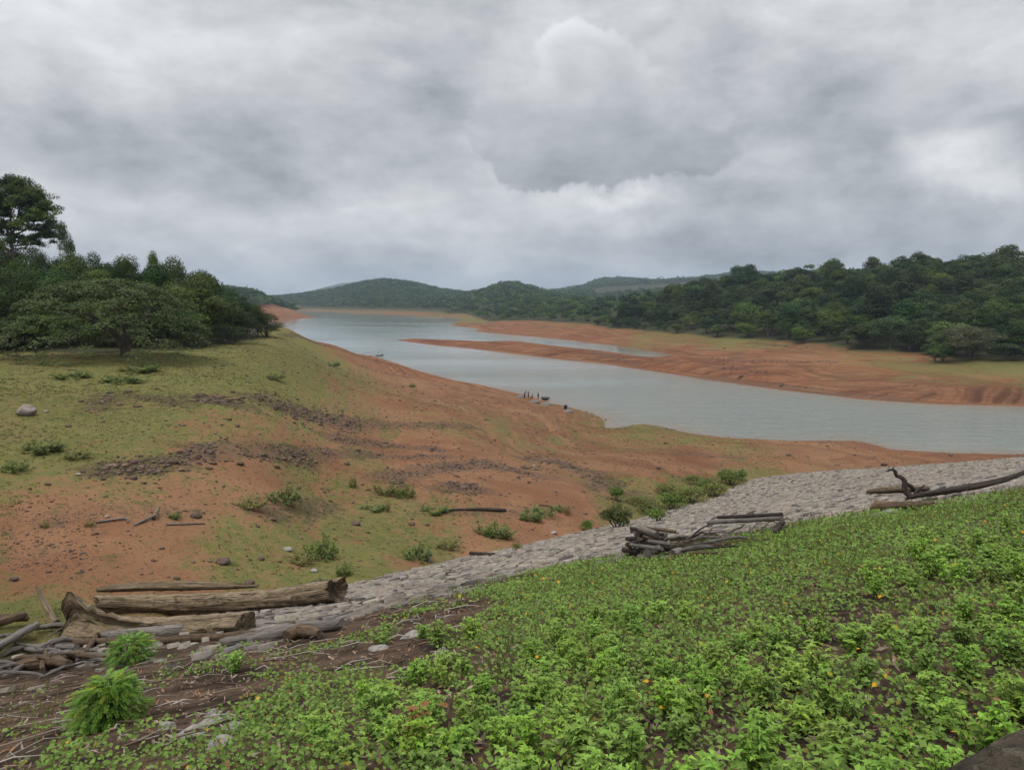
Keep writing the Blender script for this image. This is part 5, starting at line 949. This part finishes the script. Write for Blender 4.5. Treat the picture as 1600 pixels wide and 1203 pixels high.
# covered boat
q = at_z(593., 555.8, 0.); q = np.array([q[0], q[1], 0]); o = thing('covered_boat', 'small passenger boat with a flat canopy on posts moored beyond the left bank', 'boat', q); o.rotation_euler = (0, 0, R(8))
def hull(mb, L, B, D, n=13, m=9):
    V_ = []
    for k in range(n):
        x = -1 + 2 * k / (n - 1); w_ = B / 2 * (1 - max(0, x) ** 2.4 * .9) * (1 - max(0, -x - .6) * .5); sh = .22 * max(0, x) ** 2
        for j in range(m): a = math.pi * j / (m - 1); V_.append((x * L / 2, -math.cos(a) * w_, -math.sin(a) ** .6 * D * (1 - .3 * max(0, x) ** 3) + D * .62 + sh))
    off = len(V_)
    for x, y, z in V_[:]: V_.append((x * .97, y * .88, z + .05 if abs(z) < 9 else z))
    i = np.arange(n - 1)[:, None] * m + np.arange(m - 1)[None]; f = np.stack([i, i + 1, i + m + 1, i + m], -1).reshape(-1, 4); f2 = f[:, ::-1] + off; e = []
    for k in range(n - 1): e += [(k * m, (k + 1) * m, (k + 1) * m + off, k * m + off), (k * m + m - 1, k * m + m - 1 + off, (k + 1) * m + m - 1 + off, (k + 1) * m + m - 1)]
    for j in range(m - 1): e += [(j, j + off, j + 1 + off, j + 1), ((n - 1) * m + j, (n - 1) * m + j + 1, (n - 1) * m + j + 1 + off, (n - 1) * m + j + off)]
    mb.add(V_, [f, f2, np.array(e)]); return mb
obj('hull', hull(MB(), 3.5, 1.3, .75), m_dark, o, smooth=True); mbp = MB(); boxm(mbp, (-.1, -.66, .42), (2.7, .04, .14)); boxm(mbp, (-.1, .66, .42), (2.7, .04, .14)); obj('gunwale', mbp, m_white, o)
for x in (-1.35, .1, 1.3):
    for y in (-.55, .55): b_ = MB(); tube(b_, [(x, y, .3), (x, y, 1.95)], .035, 6); obj('post', b_, m_white, o)
obj('canopy', boxm(MB(), (.75, 0, 2.02), (2.1, 1.5, .12), .94), m_roof, o); obj('awning', boxm(MB(), (-1.2, 0, 1.84), (1.6, 1.45, .12), .94), m_roof, o); obj('bench', boxm(MB(), (-.9, 0, .48), (.4, 1.0, .1)), m_redw, o)

def skin_mesh(name, V_, E, Rd, mat, parent, sub=2):
    me = bpy.data.meshes.new(name); me.from_pydata([tuple(v) for v in V_], E, []); o = bpy.data.objects.new(name, me); COL.objects.link(o); md = o.modifiers.new('s', 'SKIN'); o.modifiers.new('d', 'SUBSURF').levels = sub
    for k, r in enumerate(Rd):
        sv = me.skin_vertices[0].data[k]; sv.radius = r if isinstance(r, tuple) else (r, r); sv.use_root = k == 0
    dg = bpy.context.evaluated_depsgraph_get(); m2 = bpy.data.meshes.new_from_object(o.evaluated_get(dg)); bpy.data.objects.remove(o); m2.materials.clear(); m2.materials.append(mat); m2.polygons.foreach_set('use_smooth', np.ones(len(m2.polygons), bool)); return obj(name, m2, None, parent)
def person(px, py, label, pose, mtop, mleg, rz, h=1.68, at=None):
    q = np.array(at) if at is not None else hit(px, py)[0]; t = thing('person', label, 'person', q, rz); s = h / 1.70; t.scale = (s, s, s)
    pel = np.array([0, 0, .92]); ch = np.array([0, .0, 1.30]); nk = np.array([0, 0, 1.48]); hd = np.array([0, .02, 1.60])
    sh = [np.array([k * .19, 0, 1.40]) for k in (-1, 1)]; el = [np.array([k * .25, .02, 1.12]) for k in (-1, 1)]; wr = [np.array([k * .24, .12, .88]) for k in (-1, 1)]; hp_ = [np.array([k * .10, 0, .88]) for k in (-1, 1)]; kn = [np.array([k * .11, .03, .48]) for k in (-1, 1)]; an = [np.array([k * .12, 0, .07]) for k in (-1, 1)]; toe = [a + np.array([0, .15, -.03]) for a in an]
    if pose == 'lean': ch = ch + (0, .14, -.03); nk = nk + (0, .24, -.06); hd = hd + (.03, .32, -.07); sh = [a + np.array([0, .20, -.05]) for a in sh]; el = [np.array([-.34, .12, 1.14]), np.array([.36, .30, 1.22])]; wr = [np.array([-.20, .26, 1.0]), np.array([.30, .44, 1.40])]
    if pose == 'crouch':
        dz = -.62; pel = pel + (0, -.12, dz); hp_ = [a + np.array([0, -.12, dz]) for a in hp_]; kn = [np.array([k * .16, .30, .46]) for k in (-1, 1)]; ch = ch + (0, .06, dz - .05); nk = nk + (0, .14, dz - .08); hd = hd + (0, .20, dz - .08); sh = [a + np.array([0, .12, dz - .06]) for a in sh]; el = [np.array([k * .24, .30, .50]) for k in (-1, 1)]; wr = [np.array([k * .12, .48, .40]) for k in (-1, 1)]
    if pose == 'sit': kn = [np.array([k * .14, .42, .90]) for k in (-1, 1)]; an = [np.array([k * .14, .50, .50]) for k in (-1, 1)]; toe = [a + np.array([0, .15, -.03]) for a in an]
    V_ = [pel, ch, nk, hd]; E = [(0, 1), (1, 2), (2, 3)]; Rd = [(.15, .11), (.17, .12), .06, (.085, .105)]; V_.append(hd + np.array([0, .01, .10])); E.append((3, 4)); Rd.append((.07, .085)); V_.append(hd + np.array([0, .10, -.01])); E.append((3, 5)); Rd.append(.02)
    for k in (0, 1):
        b0 = len(V_); hand = wr[k] + unit((wr[k] - el[k])[None])[0] * .08; V_ += [sh[k], el[k], wr[k], hand]; E += [(1, b0), (b0, b0 + 1), (b0 + 1, b0 + 2), (b0 + 2, b0 + 3)]; Rd += [.06, .045, .03, (.035, .018)]
        dr = unit((hand - wr[k])[None])[0]; sd_ = unit(np.cross(dr, (0, 1., .2))[None])[0]
        for f in range(4): V_.append(hand + dr * (.07 + .01 * (f in (1, 2))) + sd_ * (f - 1.5) * .018); E.append((b0 + 3, len(V_) - 1)); Rd.append(.008)
        V_.append(wr[k] + dr * .06 + sd_ * .055 * (1 if k else -1)); E.append((b0 + 2, len(V_) - 1)); Rd.append(.010)
        b0 = len(V_); V_ += [hp_[k], kn[k], an[k], toe[k]]; E += [(0, b0), (b0, b0 + 1), (b0 + 1, b0 + 2), (b0 + 2, b0 + 3)]; Rd += [.085, .06, .042, (.04, .03)]
    skin_mesh('body', V_, E, Rd, m_skin, t)
    V_ = [ch, pel + (0, 0, .06), nk - (0, 0, .05)]; E = [(0, 1), (0, 2)]; Rd = [(.20, .15), (.18, .14), .09]
    for k in (0, 1): b0 = len(V_); V_ += [sh[k], el[k] * .75 + sh[k] * .25]; E += [(0, b0), (b0, b0 + 1)]; Rd += [.085, .07]
    skin_mesh('shirt', V_, E, Rd, mtop, t)
    V_ = [pel + (0, 0, .04)]; E = []; Rd = [(.17, .135)]
    for k in (0, 1): b0 = len(V_); V_ += [hp_[k], kn[k], an[k] + (an[k] - kn[k]) * -.12]; E += [(0, b0), (b0, b0 + 1), (b0 + 1, b0 + 2)]; Rd += [.105, .085, .065]
    skin_mesh('trousers', V_, E, Rd, mleg, t); skin_mesh('hair', [hd + (0, -.03, .07), hd + (0, 0, .13), hd + (0, -.06, 0)], [(0, 1), (0, 2)], [(.095, .10), (.07, .07), (.07, .06)], m_hair, t); return t
person(819.5, 622, 'person in dark blue clothes leaning forward, leftmost of the two standing on the shore', 'lean', m_blue, m_navy, R(-60)); person(825.5, 623, 'person in black clothes standing straight, the right one of the two on the shore', 'stand', m_dark, m_dark, R(-80), 1.72); person(830.5, 622.5, 'person in a pink top crouching beside the round black coracle', 'crouch', m_pink, m_dark, R(-70))
q, _ = hit(852, 624.5); d_ = q[:2] / np.linalg.norm(q[:2]); w_ = at_t(840.8, 471., np.linalg.norm(q[:2])); person(0, 0, 'person in dark clothes standing in front of the round black coracle', 'stand', m_navy, m_dark, R(-30), 1.55, at=(w_[0], q[1] - 1.6, max(gz(w_[0], q[1] - 1.6), 0) - .05))
HAZE = .000085; EXPO = 0.06
# ------------------------------------------------------------------ sky and light
SUN_EL, SUN_AZ = R(58), R(215)                       # high, behind the left shoulder, through cloud
w = bpy.data.worlds.new('World'); scn.world = w; w.use_nodes = True; nt = w.node_tree; bg = nt.nodes['Background']
sky = nt.nodes.new('ShaderNodeTexSky'); sky.sky_type = 'NISHITA'; sky.sun_disc = False; sky.sun_elevation = SUN_EL; sky.sun_rotation = SUN_AZ; sky.air_density = 1.5; sky.dust_density = 3
dv = S(nt, nt.nodes.new('ShaderNodeTexCoord').outputs['Generated']); dx, dy, dz = sep(nt, dv)
up = dz.m('MAXIMUM', .0)
cp = comb(nt, dx * 2.3, dy * 2.3, up * 4.0)
def puff(vec, sc, det, ro):                          # billowed noise: rounded lumps with creases
    a = noise(nt, vec, sc, det, ro, .15); return ((a - .5).m('ABSOLUTE') * -4.2 + 1.0)
wob = noise(nt, dv, 7., 6, .6, out=1); wx, wy, _ = sep(nt, wob)
wob2 = noise(nt, dv, 3.0, 3, .5, out=1); wx2, wy2, _ = sep(nt, wob2)
c1 = noise(nt, vmap(nt, cp, (1, 1, 1), (2, 0, 0)), 1.5, 8, .56, .2); c2 = noise(nt, vmap(nt, cp, (1, 1.2, 1.3), (3, 7, 0)), 3.6, 8, .58, .25); c3 = noise(nt, vmap(nt, cp, (.9, 1, 1), (11, 2, 0)), .8, 4, .5)
c4 = noise(nt, vmap(nt, cp, (1, 1.2, 1), (5, 1, 0)), 11., 6, .6, .2); pf = puff(vmap(nt, cp, (1, 1, 1.2), (1, 4, 3)), 2.6, 5, .55)
yy = dy.m('MAXIMUM', .08)
u = dx / yy + (wx - .5) * .16 + (wx2 - .5) * .12; v = dz / yy + (wy - .5) * .12 + (wy2 - .5) * .07
front = dy.ramp(.1, .4)
def blob(px, py, rx, ry, amp):
    a = (u - (px - 800) / 1200.) * (1200. / rx); c = (v - (471 - py) / 1200.) * (1200. / ry)
    return ((a * a + c * c) * -1).m('EXPONENT') * amp
def addall(l):
    t = l[0]
    for x in l[1:]: t = t + x
    return t
lum = (c1 - .5) * .52 + (c2 - .5) * .50 + (c3 - .5) * .25 + (c4 - .5) * .16 + pf * .10 + .44 + v.ramp(-.02, .13, -.13, 0.) + v.ramp(.12, .42, 0., .10)
lay = addall([blob(*a) for a in [(690,175,60,80,-.06),(1115,115,60,80,-.05),(870,38,160,26,-.04),(120,70,240,60,.16),(40,130,130,45,.08),(420,40,140,40,-.07),(560,60,160,60,.05),(230,230,260,50,-.11),(90,190,90,40,.05),(480,285,200,40,-.10),(600,170,120,50,-.03),(660,260,60,26,-.07),(300,330,220,30,.05),
  (560,345,160,24,.06),(720,150,80,60,-.035),(1110,120,80,80,-.05),(1180,50,220,50,.07),(1290,140,90,50,-.05),(1270,215,200,50,-.10),(1230,300,180,32,-.08),(1485,268,56,40,.32),(1535,312,50,24,.22),(1570,220,60,40,-.06),(1440,120,150,50,.06),(1560,60,80,50,.08),(950,302,85,18,.30),(1000,330,120,16,.05),(720,395,160,20,.06),
  (1120,380,260,32,-.08),(860,395,260,22,-.02),(1400,380,220,30,-.06),(60,390,160,50,.03),(420,400,180,30,-.04)]])
field = addall([blob(*a) for a in [(890,160,95,75,1.),(810,215,75,60,.85),(985,190,85,65,.95),(1070,250,90,42,.8),(860,100,55,40,.55),(745,215,40,40,.4),(950,110,50,36,.45),(860,265,110,40,.6)]]) + (c2 - .5) * .62 + (c4 - .5) * .30
cm = field.ramp(.46, .66) * front * v.ramp((471-345)/1200., (471-270)/1200.)
inner = v.ramp((471-310)/1200., (471-75)/1200., .25, .72, 'LINEAR') + (c2 - .5) * .30 + (c4 - .5) * .16 + pf * .06 + (wx2 - .5) * .08 + (u * -1).ramp(-.30, .1, -.06, .03, 'LINEAR')
edge = field.ramp(.35, .75) * field.ramp(1.25, .75) * v.ramp(.14, .30)
lum = lum + lay * front
lum = lum * (1 - cm * .85) + inner * (cm * .85) + edge * front * .05
lum = lum.m('MAXIMUM', .25).m('MINIMUM', .84)
lum = lum * up.ramp(.42, 1.0, 1., 3.5)               # an overcast sky is brightest overhead
tone = mixc(nt, lum.ramp(.34, .66), (.945, .995, 1.07), (.985, 1.0, 1.035))
cl = mixc(nt, 1., tone, comb(nt, lum, lum, lum), 'MULTIPLY')
skc = mixc(nt, 1., S(nt, sky.outputs[0]), (.1, .1, .1), 'MULTIPLY')
put(nt, mixc(nt, .94, skc, cl), bg.inputs['Color']); bg.inputs['Strength'].default_value = 1.0
sl = bpy.data.lights.new('sun', 'SUN'); sl.energy = 1.5; sl.angle = R(11); sl.color = (1, .96, .9)
so = bpy.data.objects.new('sun', sl); COL.objects.link(so)
sd = Vector((math.sin(SUN_AZ) * math.cos(SUN_EL), math.cos(SUN_AZ) * math.cos(SUN_EL), math.sin(SUN_EL)))
so.rotation_euler = sd.to_track_quat('Z', 'Y').to_euler(); so.location = sd * 300
# haze
hb = MB(); a, z0, z1 = 9000., -9., 345.
hb.add([(-a,-a,z0),(a,-a,z0),(a,a,z0),(-a,a,z0),(-a,-a,z1),(a,-a,z1),(a,a,z1),(-a,a,z1)], np.array([(3,2,1,0),(4,5,6,7),(0,1,5,4),(1,2,6,5),(2,3,7,6),(3,0,4,7)]))
mh = bpy.data.materials.new('haze'); mh.use_nodes = True; nt = mh.node_tree; nt.nodes.remove(nt.nodes['Principled BSDF'])
pv = nt.nodes.new('ShaderNodeVolumePrincipled'); pv.inputs['Density'].default_value = HAZE; pv.inputs['Color'].default_value = (.66, .82, 1.0, 1); pv.inputs['Density Attribute'].default_value = ''
nt.links.new(pv.outputs[0], nt.nodes['Material Output'].inputs['Volume'])
tag(obj('haze', hb, mh), None, None, kind='stuff')
# ------------------------------------------------------------------ render settings
vs = scn.view_settings; scn.display_settings.display_device = 'sRGB'; vs.view_transform = 'Standard'; vs.look = 'None'; vs.gamma = 1; vs.exposure = EXPO
scn.render.engine = 'CYCLES'; cy = scn.cycles
cy.use_denoising = True; cy.max_bounces = 5; cy.diffuse_bounces = 3; cy.glossy_bounces = 2; cy.transmission_bounces = 3; cy.volume_bounces = 0; cy.transparent_max_bounces = 4
cy.use_adaptive_sampling = True; cy.adaptive_threshold = .012; cy.sample_clamp_indirect = 6
